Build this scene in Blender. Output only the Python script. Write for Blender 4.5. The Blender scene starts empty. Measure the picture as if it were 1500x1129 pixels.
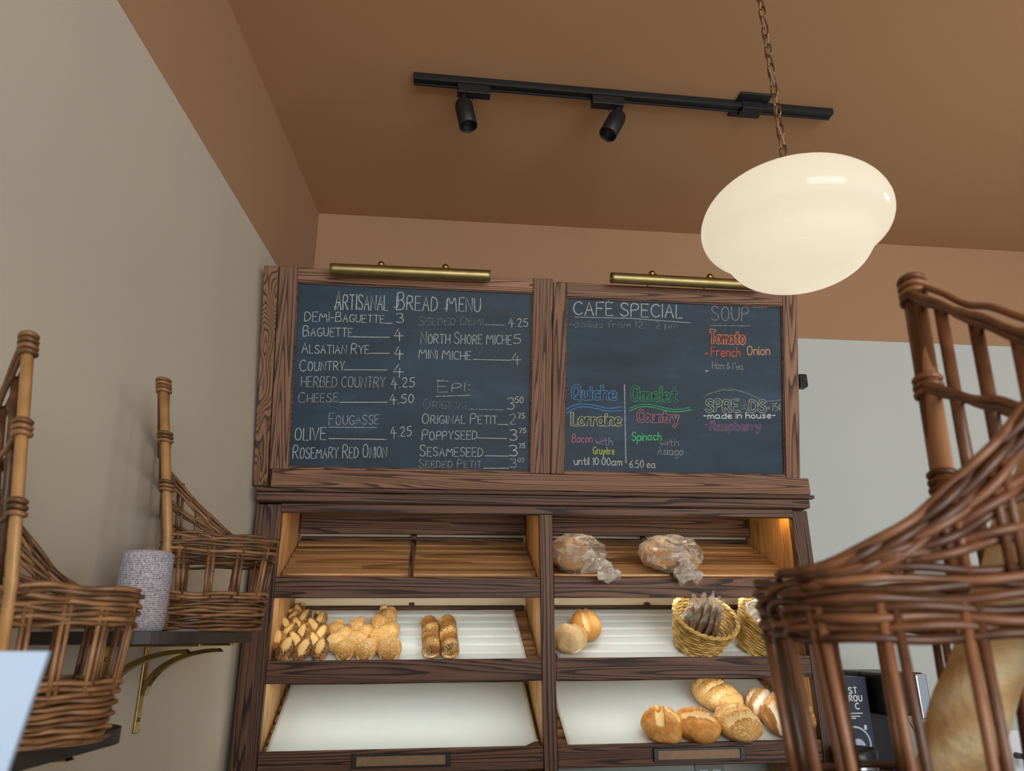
import bpy, bmesh, math, random
from mathutils import Vector, Matrix, Euler
R = math.radians
random.seed(7)
SC = bpy.context.scene
COL = SC.collection

# ------------------------------------------------------------------ camera
FPX, YAW, PITCH, ROLL = 1069.0, 0.11393, 0.33303, -0.00678
BT = 0.23679                       # forward tilt of the menu boards
WALL = 0.0975                      # the left wall is not quite square to the cabinet
_f = Vector((math.sin(YAW)*math.cos(PITCH), math.cos(YAW)*math.cos(PITCH), math.sin(PITCH)))
_r = Vector((math.cos(YAW), -math.sin(YAW), 0.0))
_u = _r.cross(_f)
RIGHT = _r*math.cos(ROLL) + _u*math.sin(ROLL)
UP = -_r*math.sin(ROLL) + _u*math.cos(ROLL)
EYE = Vector((0.0, 0.0, 1.5))
cam_data = bpy.data.cameras.new('camera')
cam_data.sensor_fit = 'HORIZONTAL'; cam_data.sensor_width = 36.0
cam_data.lens = FPX/1500*36.0
cam_data.clip_start = 0.02; cam_data.clip_end = 60
cam_data.dof.use_dof = True; cam_data.dof.focus_distance = 2.45; cam_data.dof.aperture_fstop = 7.0
cam = bpy.data.objects.new('camera', cam_data); COL.objects.link(cam)
m = Matrix((RIGHT, UP, -_f)).transposed().to_4x4(); m.translation = EYE
cam.matrix_world = m
SC.camera = cam

# ------------------------------------------------------------------ view, world, large lights
SC.view_settings.view_transform = 'Standard'; SC.view_settings.look = 'None'
SC.view_settings.gamma = 1.0; SC.view_settings.use_curve_mapping = False
SC.view_settings.exposure = 0.0
world = bpy.data.worlds.new('world'); SC.world = world; world.use_nodes = True
wb = world.node_tree.nodes['Background']
wb.inputs['Color'].default_value = (0.86, 0.93, 1.0, 1); wb.inputs['Strength'].default_value = 0.58
def area(name, loc, target, sx, sy, energy, color):
    d = bpy.data.lights.new(name, 'AREA'); d.shape = 'RECTANGLE'; d.size = sx; d.size_y = sy
    d.energy = energy; d.color = color
    o = bpy.data.objects.new(name, d); COL.objects.link(o); o.location = loc
    o.rotation_euler = (Vector(target)-Vector(loc)).to_track_quat('-Z', 'Y').to_euler()
    return o
area('window_daylight', (1.6, -4.2, 1.8), (0.4, 2.5, 1.7), 4.0, 2.6, 205, (0.93, 0.97, 1.0))
def point(name, loc, energy, color, rad):
    d = bpy.data.lights.new(name, 'POINT'); d.energy = energy; d.color = color; d.shadow_soft_size = rad
    o = bpy.data.objects.new(name, d); COL.objects.link(o); o.location = loc; return o
point('added_side_light', (2.3, 1.1, 2.35), 9, (1.0, 0.86, 0.66), 0.17)  # unseen warm light added to throw the basket shadow on the left wall

# ------------------------------------------------------------------ helpers
def lin(c):
    return tuple(((v/255)/12.92 if v/255 <= 0.04045 else (((v/255)+0.055)/1.055)**2.4) for v in c)
def ray(px, py):
    return RIGHT*((px-750)/FPX) - UP*((py-564.5)/FPX) + _f
def at(px, py, Y):                       # the point seen at a pixel, on the plane at depth Y
    d = ray(px, py); return EYE + d*(Y/d.y)
def on_plane(px, py, P, n):
    d = ray(px, py); return EYE + d*((Vector(P)-EYE).dot(n)/d.dot(n))

class MB:
    def __init__(s): s.v = []; s.f = []; s.t = []; s.sm = []
    def add(s, vs, fs, tone=None, smooth=False):
        b = len(s.v); t = random.random() if tone is None else tone
        s.v += [tuple(v) for v in vs]; s.t += [t]*len(vs)
        s.f += [tuple(i+b for i in f) for f in fs]; s.sm += [smooth]*len(fs)
        return b
    def box(s, x0, x1, y0, y1, z0, z1, tone=None, M=None):
        vs = [Vector((x, y, z)) for x in (x0, x1) for y in (y0, y1) for z in (z0, z1)]
        if M: vs = [M @ v for v in vs]
        s.add(vs, [(0,1,3,2),(4,6,7,5),(0,4,5,1),(2,3,7,6),(0,2,6,4),(1,5,7,3)], tone)
    def bbox(s, x0, x1, y0, y1, z0, z1, b=0.003, tone=None, M=None):   # bevelled box
        bm = bmesh.new()
        bmesh.ops.create_cube(bm, size=1)
        for v in bm.verts: v.co = Vector(((x0+x1)/2+v.co.x*(x1-x0), (y0+y1)/2+v.co.y*(y1-y0), (z0+z1)/2+v.co.z*(z1-z0)))
        bmesh.ops.bevel(bm, geom=bm.edges[:], offset=b, segments=2, affect='EDGES', profile=0.5)
        bm.verts.index_update()
        vs = [M @ v.co if M else v.co.copy() for v in bm.verts]
        s.add(vs, [[v.index for v in f.verts] for f in bm.faces], tone); bm.free()
    def tube(s, pts, r, n=6, tone=None, closed=False, cap=True, flat=None):
        pts = [Vector(p) for p in pts]; N = len(pts)
        rs = r if isinstance(r, (list, tuple)) else [r]*N
        vs = []; prev = None
        for i, p in enumerate(pts):
            if closed: t = pts[(i+1) % N]-pts[i-1]
            else: t = pts[min(i+1, N-1)]-pts[max(i-1, 0)]
            if t.length < 1e-9: t = Vector((0, 0, 1))
            t.normalize()
            if prev is None:
                a = Vector((0, 0, 1)) if abs(t.z) < 0.9 else Vector((0, 1, 0))
            else: a = prev
            a = (a-t*a.dot(t)).normalized(); prev = a; b = t.cross(a)
            for k in range(n):
                an = 2*math.pi*k/n
                vs.append(p + a*(rs[i]*math.cos(an)) + b*(rs[i]*math.sin(an)))
        fs = []
        for i in range(N if closed else N-1):
            j = (i+1) % N
            for k in range(n):
                k2 = (k+1) % n
                fs.append((i*n+k, j*n+k, j*n+k2, i*n+k2))
        if cap and not closed:
            fs.append(tuple(range(n))); fs.append(tuple((N-1)*n+k for k in reversed(range(n))))
        s.add(vs, fs, tone, True)
    def lathe(s, prof, n=40, tone=None, M=None, smooth=True):
        vs = []; fs = []; N = len(prof)
        for i in range(n):
            a = 2*math.pi*i/n
            for (r, z) in prof:
                v = Vector((r*math.cos(a), r*math.sin(a), z)); vs.append(M @ v if M else v)
        for i in range(n):
            j = (i+1) % n
            for k in range(N-1): fs.append((i*N+k, j*N+k, j*N+k+1, i*N+k+1))
        s.add(vs, fs, tone, smooth)
    def ball(s, c, rad, M=None, nu=18, nv=12, tone=None, fn=None):
        c = Vector(c); vs = []; fs = []
        for j in range(nv+1):
            th = math.pi*j/nv
            for i in range(nu):
                ph = 2*math.pi*i/nu
                d = Vector((math.sin(th)*math.cos(ph), math.sin(th)*math.sin(ph), math.cos(th)))
                k = fn(d) if fn else 1.0
                p = Vector((d.x*rad[0]*k, d.y*rad[1]*k, d.z*rad[2]*k))
                vs.append((M @ p if M else p)+c)
        for j in range(nv):
            for i in range(nu):
                i2 = (i+1) % nu
                fs.append((j*nu+i, (j+1)*nu+i, (j+1)*nu+i2, j*nu+i2))
        s.add(vs, fs, tone, True)
    def grid(s, fn, nu, nv, tone=None, smooth=True):
        vs = [fn(i/nu, j/nv) for j in range(nv+1) for i in range(nu+1)]
        fs = [(j*(nu+1)+i, j*(nu+1)+i+1, (j+1)*(nu+1)+i+1, (j+1)*(nu+1)+i) for j in range(nv) for i in range(nu)]
        s.add(vs, fs, tone, smooth)
    def build(s, name, mat, parent=None, label=None, loc=None):
        me = bpy.data.meshes.new(name); me.from_pydata(s.v, [], s.f)
        a = me.attributes.new('tone', 'FLOAT', 'POINT'); a.data.foreach_set('value', s.t)
        me.polygons.foreach_set('use_smooth', s.sm)
        me.update()
        bm = bmesh.new(); bm.from_mesh(me); bmesh.ops.recalc_face_normals(bm, faces=bm.faces); bm.to_mesh(me); bm.free()
        o = bpy.data.objects.new(name, me); COL.objects.link(o)
        if mat: me.materials.append(mat)
        if parent: o.parent = parent
        if loc is not None: o.location = loc
        if label: o['label'] = label
        return o
def centred(mb, name, mat, base):        # a one-mesh thing with its origin at its base
    base = Vector(base); mb.v = [tuple(Vector(v)-base) for v in mb.v]
    o = mb.build(name, mat); o.location = base; return o
def thing(name, label, cat, loc=(0, 0, 0), rot=(0, 0, 0), group=None):
    o = bpy.data.objects.new(name, None); COL.objects.link(o); o.empty_display_size = 0.05
    o.location = loc; o.rotation_euler = rot; tag(o, label, cat, group); return o
def tag(o, label, cat, group=None):
    o['label'] = label; o['category'] = cat
    if group: o['group'] = group
    return o
def struct(o): o['kind'] = 'structure'; return o
def copy_tree(o, parent=None):
    c = o.copy(); COL.objects.link(c)
    if parent: c.parent = parent
    for ch in list(o.children): copy_tree(ch, c)
    return c
def smoothstep(a, b, x):
    t = max(0, min(1, (x-a)/(b-a))); return t*t*(3-2*t)

# ------------------------------------------------------------------ materials
def new_mat(name):
    m_ = bpy.data.materials.new(name); m_.use_nodes = True
    nt = m_.node_tree; return m_, nt, nt.nodes['Principled BSDF']
def nd(nt, typ, **kw):
    n = nt.nodes.new(typ)
    for k, v in kw.items():
        if k in n.inputs: n.inputs[k].default_value = v
        else: setattr(n, k, v)
    return n
def ramp(nt, fac, stops):
    n = nt.nodes.new('ShaderNodeValToRGB'); e = n.color_ramp.elements
    while len(e) > 1: e.remove(e[0])
    e[0].position = stops[0][0]; e[0].color = (*stops[0][1], 1)
    for p, c in stops[1:]:
        k = e.new(p); k.color = (*c, 1)
    nt.links.new(fac, n.inputs[0]); return n
def plain(name, rgb, rough=0.6, metal=0.0, spec=0.5, noise=0.0, scale=8.0, bump=0.0, bscale=200):
    m_, nt, b = new_mat(name); c = lin(rgb)
    b.inputs['Base Color'].default_value = (*c, 1); b.inputs['Roughness'].default_value = rough
    b.inputs['Metallic'].default_value = metal; b.inputs['Specular IOR Level'].default_value = spec
    tc = nd(nt, 'ShaderNodeTexCoord')
    if noise:
        n = nd(nt, 'ShaderNodeTexNoise', Scale=scale, Detail=4.0); nt.links.new(tc.outputs['Object'], n.inputs['Vector'])
        r = ramp(nt, n.outputs[0], [(0.3, tuple(v*(1-noise) for v in c)), (0.7, tuple(v*(1+noise) for v in c))])
        nt.links.new(r.outputs[0], b.inputs['Base Color'])
    if bump:
        n = nd(nt, 'ShaderNodeTexNoise', Scale=float(bscale), Detail=3.0); nt.links.new(tc.outputs['Object'], n.inputs['Vector'])
        bp = nd(nt, 'ShaderNodeBump', Strength=bump, Distance=0.002); nt.links.new(n.outputs[0], bp.inputs['Height'])
        nt.links.new(bp.outputs[0], b.inputs['Normal'])
    return m_
def oak(name, axis, dark, mid, light, rough=0.55, freq=26.0, along=0.5, across=15.0):
    m_, nt, b = new_mat(name); L = nt.links
    tc = nd(nt, 'ShaderNodeTexCoord'); oi = nd(nt, 'ShaderNodeObjectInfo')
    mul = nd(nt, 'ShaderNodeMath', operation='MULTIPLY'); mul.inputs[1].default_value = 37.0
    L.new(oi.outputs['Random'], mul.inputs[0])
    va = nd(nt, 'ShaderNodeVectorMath', operation='ADD'); L.new(tc.outputs['Object'], va.inputs[0]); L.new(mul.outputs[0], va.inputs[1])
    def stretched(a, c, detail, rg=0.5):
        mp = nd(nt, 'ShaderNodeMapping'); s_ = [c, c, c]; s_['xyz'.index(axis)] = a
        mp.inputs['Scale'].default_value = s_; L.new(va.outputs[0], mp.inputs['Vector'])
        n = nd(nt, 'ShaderNodeTexNoise', Scale=1.0, Detail=detail, Roughness=rg); L.new(mp.outputs[0], n.inputs['Vector']); return n
    n1 = stretched(along, across, 1.5, 0.45)
    k = nd(nt, 'ShaderNodeMath', operation='MULTIPLY'); k.inputs[1].default_value = freq; L.new(n1.outputs[0], k.inputs[0])
    fr = nd(nt, 'ShaderNodeMath', operation='FRACT'); L.new(k.outputs[0], fr.inputs[0])
    n2 = stretched(9.0, 420.0, 3.0, 0.6)
    mx = nd(nt, 'ShaderNodeMath', operation='MULTIPLY_ADD'); mx.inputs[1].default_value = 0.55
    L.new(n2.outputs[0], mx.inputs[0]); 
    k2 = nd(nt, 'ShaderNodeMath', operation='MULTIPLY'); k2.inputs[1].default_value = 0.62; L.new(fr.outputs[0], k2.inputs[0])
    L.new(k2.outputs[0], mx.inputs[2])
    d, mi, li = lin(dark), lin(mid), lin(light)
    rp = ramp(nt, mx.outputs[0], [(0.20, d), (0.40, d), (0.50, mi), (0.76, li), (0.98, mi)])
    n3 = stretched(1.2, 4.0, 2.0)
    mixc = nd(nt, 'ShaderNodeMix', data_type='RGBA', blend_type='MULTIPLY')
    r3 = ramp(nt, n3.outputs[0], [(0.3, (0.82, 0.82, 0.82)), (0.7, (1.12, 1.1, 1.08))])
    mixc.inputs[0].default_value = 1.0; L.new(rp.outputs[0], mixc.inputs[6]); L.new(r3.outputs[0], mixc.inputs[7])
    hv = nd(nt, 'ShaderNodeHueSaturation'); vv = nd(nt, 'ShaderNodeMapRange'); vv.inputs['To Min'].default_value = 0.84; vv.inputs['To Max'].default_value = 1.14
    L.new(oi.outputs['Random'], vv.inputs['Value']); L.new(vv.outputs[0], hv.inputs['Value']); L.new(mixc.outputs[2], hv.inputs['Color'])
    L.new(hv.outputs[0], b.inputs['Base Color']); b.inputs['Specular IOR Level'].default_value = 0.32; b.inputs['Roughness'].default_value = rough
    bp = nd(nt, 'ShaderNodeBump', Strength=0.25, Distance=0.0015); L.new(mx.outputs[0], bp.inputs['Height']); L.new(bp.outputs[0], b.inputs['Normal'])
    return m_
DK = ((46, 30, 23), (92, 65, 50), (114, 84, 66))
FRM = ((74, 48, 34), (128, 92, 68), (148, 110, 84))
HON = ((150, 104, 58), (196, 152, 98), (210, 170, 116))
SLT = ((112, 78, 46), (142, 104, 66), (158, 120, 80))
M = {}
for ax in 'xyz':
    M['oak_'+ax] = oak('dark_oak_'+ax, ax, *DK)
    M['frame_'+ax] = oak('frame_oak_'+ax, ax, *FRM)
    M['honey_'+ax] = oak('honey_oak_'+ax, ax, *HON)
M['slat'] = oak('slat_oak', 'x', *SLT, along=0.7, across=7, freq=6)
M['wall_white'] = plain('cream_wall_paint', (202, 192, 174), 0.85, noise=0.02, scale=2.5, bump=0.08, bscale=150)
M['wall_back'] = plain('pale_wall_paint', (194, 200, 196), 0.85, noise=0.02, scale=2.5, bump=0.08, bscale=150)
M['tan'] = plain('tan_wall_paint', (172, 133, 100), 0.85, noise=0.02, scale=2.0, bump=0.08, bscale=150)
M['ceiling'] = plain('brown_ceiling_paint', (184, 142, 104), 0.9, noise=0.02, scale=1.5, bump=0.08, bscale=120)
M['floor'] = plain('floor_tile', (190, 186, 180), 0.6, noise=0.06, scale=3)
M['cream'] = plain('cream_panel', (236, 226, 196), 0.7)
M['brass'] = plain('brass', (150, 128, 72), 0.28, 1.0, noise=0.12, scale=20)
M['brass_old'] = plain('antique_brass', (164, 148, 100), 0.42, 1.0, noise=0.15, scale=25)
M['chain'] = plain('chain_metal', (150, 118, 88), 0.35, 1.0)
M['black'] = plain('black_metal', (22, 22, 24), 0.5, noise=0.1)
M['black_plastic'] = plain('black_plastic', (20, 20, 22), 0.35)
M['shelf_dark'] = plain('dark_shelf_paint', (44, 38, 38), 0.5, noise=0.25, scale=30, bump=0.2, bscale=60)
M['steel'] = plain('brushed_steel', (180, 184, 190), 0.25, 1.0)
M['white_plastic'] = plain('white_plastic', (214, 218, 224), 0.45)
M['paper'] = plain('white_paper', (222, 230, 228), 0.8, noise=0.012, scale=9)
M['sign_card'] = plain('pale_blue_card', (186, 208, 232), 0.6, noise=0.01)
M['card_tan'] = plain('tan_card', (150, 124, 98), 0.7, noise=0.12, scale=60)
M['outlet'] = plain('grey_green_plate', (150, 160, 150), 0.5)
M['navy'] = plain('navy_carton', (26, 34, 58), 0.4, noise=0.05)

def board_mat():
    m_, nt, b = new_mat('chalkboard_slate'); L = nt.links
    tc = nd(nt, 'ShaderNodeTexCoord')
    mp = nd(nt, 'ShaderNodeMapping'); mp.inputs['Scale'].default_value = (1.6, 1, 4.5); L.new(tc.outputs['Object'], mp.inputs[0])
    n = nd(nt, 'ShaderNodeTexNoise', Scale=2.2, Detail=5.0, Roughness=0.6, Distortion=0.6); L.new(mp.outputs[0], n.inputs[0])
    r = ramp(nt, n.outputs[0], [(0.3, lin((30, 45, 58))), (0.55, lin((38, 57, 73))), (0.75, lin((52, 75, 96)))])
    L.new(r.outputs[0], b.inputs['Base Color']); b.inputs['Roughness'].default_value = 0.5; b.inputs['Specular IOR Level'].default_value = 0.3
    return m_
M['board'] = board_mat()
def chalk_mat(name, rgb, cover):
    m_, nt, b = new_mat(name); L = nt.links
    tc = nd(nt, 'ShaderNodeTexCoord')
    n = nd(nt, 'ShaderNodeTexNoise', Scale=420.0, Detail=2.0, Roughness=0.6); L.new(tc.outputs['Object'], n.inputs[0])
    mr = nd(nt, 'ShaderNodeMapRange'); cover = 0.22+0.78*cover
    mr.inputs['From Min'].default_value = 0.58-cover*0.45; mr.inputs['From Max'].default_value = 0.76-cover*0.35
    mr.inputs['To Max'].default_value = min(1.0, 0.25+cover*0.75); L.new(n.outputs[0], mr.inputs['Value'])
    L.new(mr.outputs[0], b.inputs['Alpha'])
    b.inputs['Base Color'].default_value = (*lin(rgb), 1); b.inputs['Roughness'].default_value = 0.95; b.inputs['Specular IOR Level'].default_value = 0.1
    return m_
CH = {}
def chalk(rgb, cover):
    k = (rgb, round(cover, 2))
    if k not in CH: CH[k] = chalk_mat('chalk', rgb, cover)
    return CH[k]

def wicker(name, a, b_, c, rough=0.38, stretch=6.0):
    m_, nt, b = new_mat(name); L = nt.links
    at_ = nd(nt, 'ShaderNodeAttribute', attribute_name='tone')
    tc = nd(nt, 'ShaderNodeTexCoord'); n = nd(nt, 'ShaderNodeTexNoise', Scale=38.0, Detail=3.0); L.new(tc.outputs['Object'], n.inputs[0])
    s_ = nd(nt, 'ShaderNodeMath', operation='MULTIPLY_ADD'); s_.inputs[1].default_value = 0.9
    L.new(n.outputs[0], s_.inputs[0])
    s2 = nd(nt, 'ShaderNodeMath', operation='MULTIPLY_ADD'); s2.inputs[1].default_value = 0.6; s2.inputs[2].default_value = -0.25; L.new(at_.outputs['Fac'], s2.inputs[0])
    L.new(s2.outputs[0], s_.inputs[2])
    r = ramp(nt, s_.outputs[0], [(0.15, lin(a)), (0.5, lin(b_)), (0.9, lin(c))])
    L.new(r.outputs[0], b.inputs['Base Color']); b.inputs['Roughness'].default_value = rough
    return m_
M['willow'] = wicker('brown_willow', (72, 47, 27), (118, 82, 50), (158, 116, 76), 0.42)
M['willow_post'] = wicker('honey_willow_post', (150, 108, 62), (172, 128, 78), (190, 146, 94))
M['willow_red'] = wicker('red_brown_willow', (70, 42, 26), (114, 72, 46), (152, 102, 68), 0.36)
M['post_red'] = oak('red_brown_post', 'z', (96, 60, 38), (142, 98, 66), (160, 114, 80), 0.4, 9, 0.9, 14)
M['straw'] = wicker('yellow_straw', (150, 112, 44), (204, 164, 82), (232, 200, 124), 0.5)

def crust_mat(name, deep, mid, pale, speck=None, scale=16.0, flour=None):
    """bread: baked colour by noise plus the 'tone' attribute (cuts and flour are pale)"""
    m_, nt, b = new_mat(name); L = nt.links
    tc = nd(nt, 'ShaderNodeTexCoord'); oi = nd(nt, 'ShaderNodeObjectInfo')
    va = nd(nt, 'ShaderNodeVectorMath', operation='ADD'); L.new(tc.outputs['Object'], va.inputs[0]); L.new(oi.outputs['Random'], va.inputs[1])
    n = nd(nt, 'ShaderNodeTexNoise', Scale=scale, Detail=5.0, Roughness=0.65); L.new(va.outputs[0], n.inputs[0])
    at_ = nd(nt, 'ShaderNodeAttribute', attribute_name='tone')
    s_ = nd(nt, 'ShaderNodeMath', operation='MULTIPLY_ADD'); s_.inputs[1].default_value = 0.75
    s0 = nd(nt, 'ShaderNodeMath', operation='SUBTRACT'); s0.inputs[1].default_value = 0.5; L.new(n.outputs[0], s0.inputs[0])
    L.new(s0.outputs[0], s_.inputs[0]); L.new(at_.outputs['Fac'], s_.inputs[2])
    r = ramp(nt, s_.outputs[0], [(0.05, lin(deep)), (0.5, lin(mid)), (0.85, lin(pale)), (1.0, lin(flour or pale))])
    out = r.outputs[0]
    if speck:
        v = nd(nt, 'ShaderNodeTexVoronoi', Scale=speck[1]); L.new(va.outputs[0], v.inputs['Vector'])
        nn = nd(nt, 'ShaderNodeTexNoise', Scale=30.0, Detail=2.0); L.new(va.outputs[0], nn.inputs[0])
        t = nd(nt, 'ShaderNodeMath', operation='MULTIPLY'); L.new(nn.outputs[0], t.inputs[0]); t.inputs[1].default_value = speck[2]
        lt = nd(nt, 'ShaderNodeMath', operation='LESS_THAN'); L.new(v.outputs['Distance'], lt.inputs[0])
        if len(speck) > 3:                  # seeds only where the crust was not cut open
            sb = nd(nt, 'ShaderNodeMath', operation='SUBTRACT'); sb.inputs[0].default_value = speck[3]; L.new(at_.outputs['Fac'], sb.inputs[1])
            t2 = nd(nt, 'ShaderNodeMath', operation='MULTIPLY'); L.new(t.outputs[0], t2.inputs[0]); L.new(sb.outputs[0], t2.inputs[1]); L.new(t2.outputs[0], lt.inputs[1])
        else: L.new(t.outputs[0], lt.inputs[1])
        mx = nd(nt, 'ShaderNodeMix', data_type='RGBA'); L.new(lt.outputs[0], mx.inputs[0]); L.new(out, mx.inputs[6])
        mx.inputs[7].default_value = (*lin(speck[0]), 1); out = mx.outputs[2]
    L.new(out, b.inputs['Base Color']); b.inputs['Roughness'].default_value = 0.55; b.inputs['Specular IOR Level'].default_value = 0.3
    n2 = nd(nt, 'ShaderNodeTexNoise', Scale=90.0, Detail=3.0); L.new(va.outputs[0], n2.inputs[0])
    bp = nd(nt, 'ShaderNodeBump', Strength=0.6, Distance=0.005); L.new(n2.outputs[0], bp.inputs['Height']); L.new(bp.outputs[0], b.inputs['Normal'])
    return m_
M['crust'] = crust_mat('golden_crust', (150, 88, 34), (208, 150, 78), (236, 200, 136))
M['crust_speck'] = crust_mat('seeded_golden_crust', (146, 88, 36), (212, 160, 88), (240, 208, 146), ((244, 218, 164), 200.0, 0.62))
M['crust_cheese'] = crust_mat('cheese_crust', (160, 82, 24), (216, 150, 70), (244, 212, 150), None, 34.0)
M['crust_flour'] = crust_mat('floured_crust', (150, 96, 44), (196, 150, 92), (226, 200, 160), None, 18.0, (238, 230, 216))
M['crust_pale'] = crust_mat('pale_crust', (176, 118, 58), (222, 180, 118), (240, 214, 166))
M['crust_poppy'] = crust_mat('poppy_seed_crust', (160, 98, 40), (214, 160, 84), (238, 200, 130), ((58, 54, 56), 330.0, 2.2, 0.80))
M['crust_sesame'] = crust_mat('mixed_seed_crust', (138, 84, 36), (196, 140, 72), (232, 196, 128), ((74, 48, 28), 300.0, 0.85))
M['crisp'] = crust_mat('brown_crispbread', (104, 66, 36), (150, 104, 62), (190, 146, 98), None, 40)
M['baguette'] = crust_mat('baguette_crust', (200, 152, 96), (236, 200, 146), (246, 224, 182), None, 6)

def bag_mat(name, haze):
    m_, nt, b = new_mat(name); L = nt.links; nt.nodes.remove(b)
    out = nt.nodes['Material Output']
    tr = nd(nt, 'ShaderNodeBsdfTransparent'); gl = nd(nt, 'ShaderNodeBsdfGlossy', Roughness=0.16)
    df = nd(nt, 'ShaderNodeBsdfTranslucent'); df.inputs[0].default_value = (*lin((236, 232, 220)), 1)
    d2 = nd(nt, 'ShaderNodeBsdfDiffuse'); d2.inputs[0].default_value = (*lin((236, 232, 222)), 1)
    ad = nd(nt, 'ShaderNodeMixShader'); ad.inputs[0].default_value = 0.5; L.new(df.outputs[0], ad.inputs[1]); L.new(d2.outputs[0], ad.inputs[2])
    tc = nd(nt, 'ShaderNodeTexCoord')
    n = nd(nt, 'ShaderNodeTexNoise', Scale=17.0, Detail=3.0, Roughness=0.6, Distortion=1.2); L.new(tc.outputs['Object'], n.inputs[0])
    mr = nd(nt, 'ShaderNodeMapRange'); mr.inputs['From Min'].default_value = 0.44; mr.inputs['From Max'].default_value = 0.66
    mr.inputs['To Min'].default_value = haze*0.16; mr.inputs['To Max'].default_value = haze; L.new(n.outputs[0], mr.inputs['Value'])  # white streaks put the film's highlights into its colour
    m1 = nd(nt, 'ShaderNodeMixShader'); L.new(mr.outputs[0], m1.inputs[0]); L.new(tr.outputs[0], m1.inputs[1]); L.new(ad.outputs[0], m1.inputs[2])
    bp = nd(nt, 'ShaderNodeBump', Strength=0.6, Distance=0.010); L.new(n.outputs[0], bp.inputs['Height']); L.new(bp.outputs[0], gl.inputs['Normal'])
    fr = nd(nt, 'ShaderNodeLayerWeight', Blend=0.35); L.new(bp.outputs[0], fr.inputs['Normal'])
    m3 = nd(nt, 'ShaderNodeMath', operation='MULTIPLY_ADD'); m3.inputs[1].default_value = 0.32; m3.inputs[2].default_value = 0.05; L.new(fr.outputs['Fresnel'], m3.inputs[0])
    m2 = nd(nt, 'ShaderNodeMixShader'); L.new(m3.outputs[0], m2.inputs[0]); L.new(m1.outputs[0], m2.inputs[1]); L.new(gl.outputs[0], m2.inputs[2])
    L.new(m2.outputs[0], out.inputs[0]); return m_
M['bag'] = bag_mat('clear_plastic_bag', 0.9)
M['bag_tail'] = bag_mat('gathered_plastic_bag', 0.95)

def emit_mat(name, rgb, strength):
    m_, nt, b = new_mat(name)
    b.inputs['Base Color'].default_value = (*lin(rgb), 1)
    b.inputs['Emission Color'].default_value = (*lin(rgb), 1); b.inputs['Emission Strength'].default_value = strength
    return m_
M['led'] = emit_mat('white_led', (244, 248, 244), 14.5)
M['led_top_fill'] = emit_mat('warm_top_fill_led', (255, 232, 196), 11.0)  # fill for the top tier, added to lift slats and bags
M['led_wall_fill'] = emit_mat('wall_fill_led', (255, 226, 184), 14.0)  # glow for the added strip out of view below the counter top
M['led_amber'] = emit_mat('amber_bulb', (255, 190, 90), 22.0)
def opal():
    m_, nt, b = new_mat('opal_glass'); L = nt.links; out = nt.nodes['Material Output']
    b.inputs['Base Color'].default_value = (0.35, 0.33, 0.28, 1); b.inputs['Roughness'].default_value = 0.08
    b.inputs['Emission Color'].default_value = (*lin((255, 246, 226)), 1); b.inputs['Emission Strength'].default_value = 0.60
    tl = nd(nt, 'ShaderNodeBsdfTranslucent'); tl.inputs[0].default_value = (0.92, 0.86, 0.74, 1)
    mx = nd(nt, 'ShaderNodeMixShader'); mx.inputs[0].default_value = 0.45; L.new(b.outputs[0], mx.inputs[1]); L.new(tl.outputs[0], mx.inputs[2]); L.new(mx.outputs[0], out.inputs[0])
    return m_
M['opal'] = opal()
def twine_mat():
    m_, nt, b = new_mat('bakers_twine'); L = nt.links
    tc = nd(nt, 'ShaderNodeTexCoord')
    w = nd(nt, 'ShaderNodeTexWave', wave_type='BANDS', bands_direction='Z', Scale=95.0, Distortion=5.0, Detail=2.0); w.inputs['Detail Scale'].default_value = 26.0
    L.new(tc.outputs['Object'], w.inputs[0])
    v = nd(nt, 'ShaderNodeTexNoise', Scale=330.0, Detail=1.0); L.new(tc.outputs['Object'], v.inputs[0])
    ad = nd(nt, 'ShaderNodeMath', operation='MULTIPLY_ADD'); ad.inputs[1].default_value = 0.45; L.new(w.outputs['Fac'], ad.inputs[0]); L.new(v.outputs[0], ad.inputs[2])
    r = ramp(nt, ad.outputs[0], [(0.50, lin((72, 78, 114))), (0.62, lin((144, 140, 156))), (0.76, lin((206, 198, 200)))])
    L.new(r.outputs[0], b.inputs['Base Color']); b.inputs['Roughness'].default_value = 0.9
    bp = nd(nt, 'ShaderNodeBump', Strength=0.5, Distance=0.002); L.new(ad.outputs[0], bp.inputs['Height']); L.new(bp.outputs[0], b.inputs['Normal'])
    return m_
M['twine'] = twine_mat()

# ------------------------------------------------------------------ the room
YB, ZC, ZP = 2.85, 3.262, 2.757
def wall_x(y): return -0.520 + (y-YB)*math.tan(WALL)
Y0 = -3.2; XR = 4.2
mb = MB(); mb.box(-1.6, XR, Y0, YB+0.1, -0.1, 0); struct(mb.build('floor', M['floor']))
mb = MB(); mb.box(-1.6, XR, Y0, YB+0.1, ZC, ZC+0.1); struct(mb.build('ceiling', M['ceiling']))
mb = MB(); mb.box(-0.55, XR, YB, YB+0.1, 0, ZP); wbk = struct(mb.build('wall_back', M['wall_back']))
mb = MB(); mb.box(-0.55, XR, YB-0.001, YB+0.1, ZP, ZC); mb.build('upper_band', M['tan'], wbk, 'tan painted band along the top of the wall')
def left_slab(z0, z1, out):
    mb = MB(); a = wall_x(Y0)+out; b = wall_x(YB+0.1)+out
    vs = [(a, Y0, z0), (b, YB+0.1, z0), (b-0.12, YB+0.1, z0), (a-0.12, Y0, z0)]
    vs += [(x, y, z1) for x, y, _ in vs]
    mb.add(vs, [(0,1,2,3),(7,6,5,4),(0,4,5,1),(1,5,6,2),(2,6,7,3),(3,7,4,0)]); return mb
wl = struct(left_slab(0, ZP, 0).build('wall_left', M['wall_white']))
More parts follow.
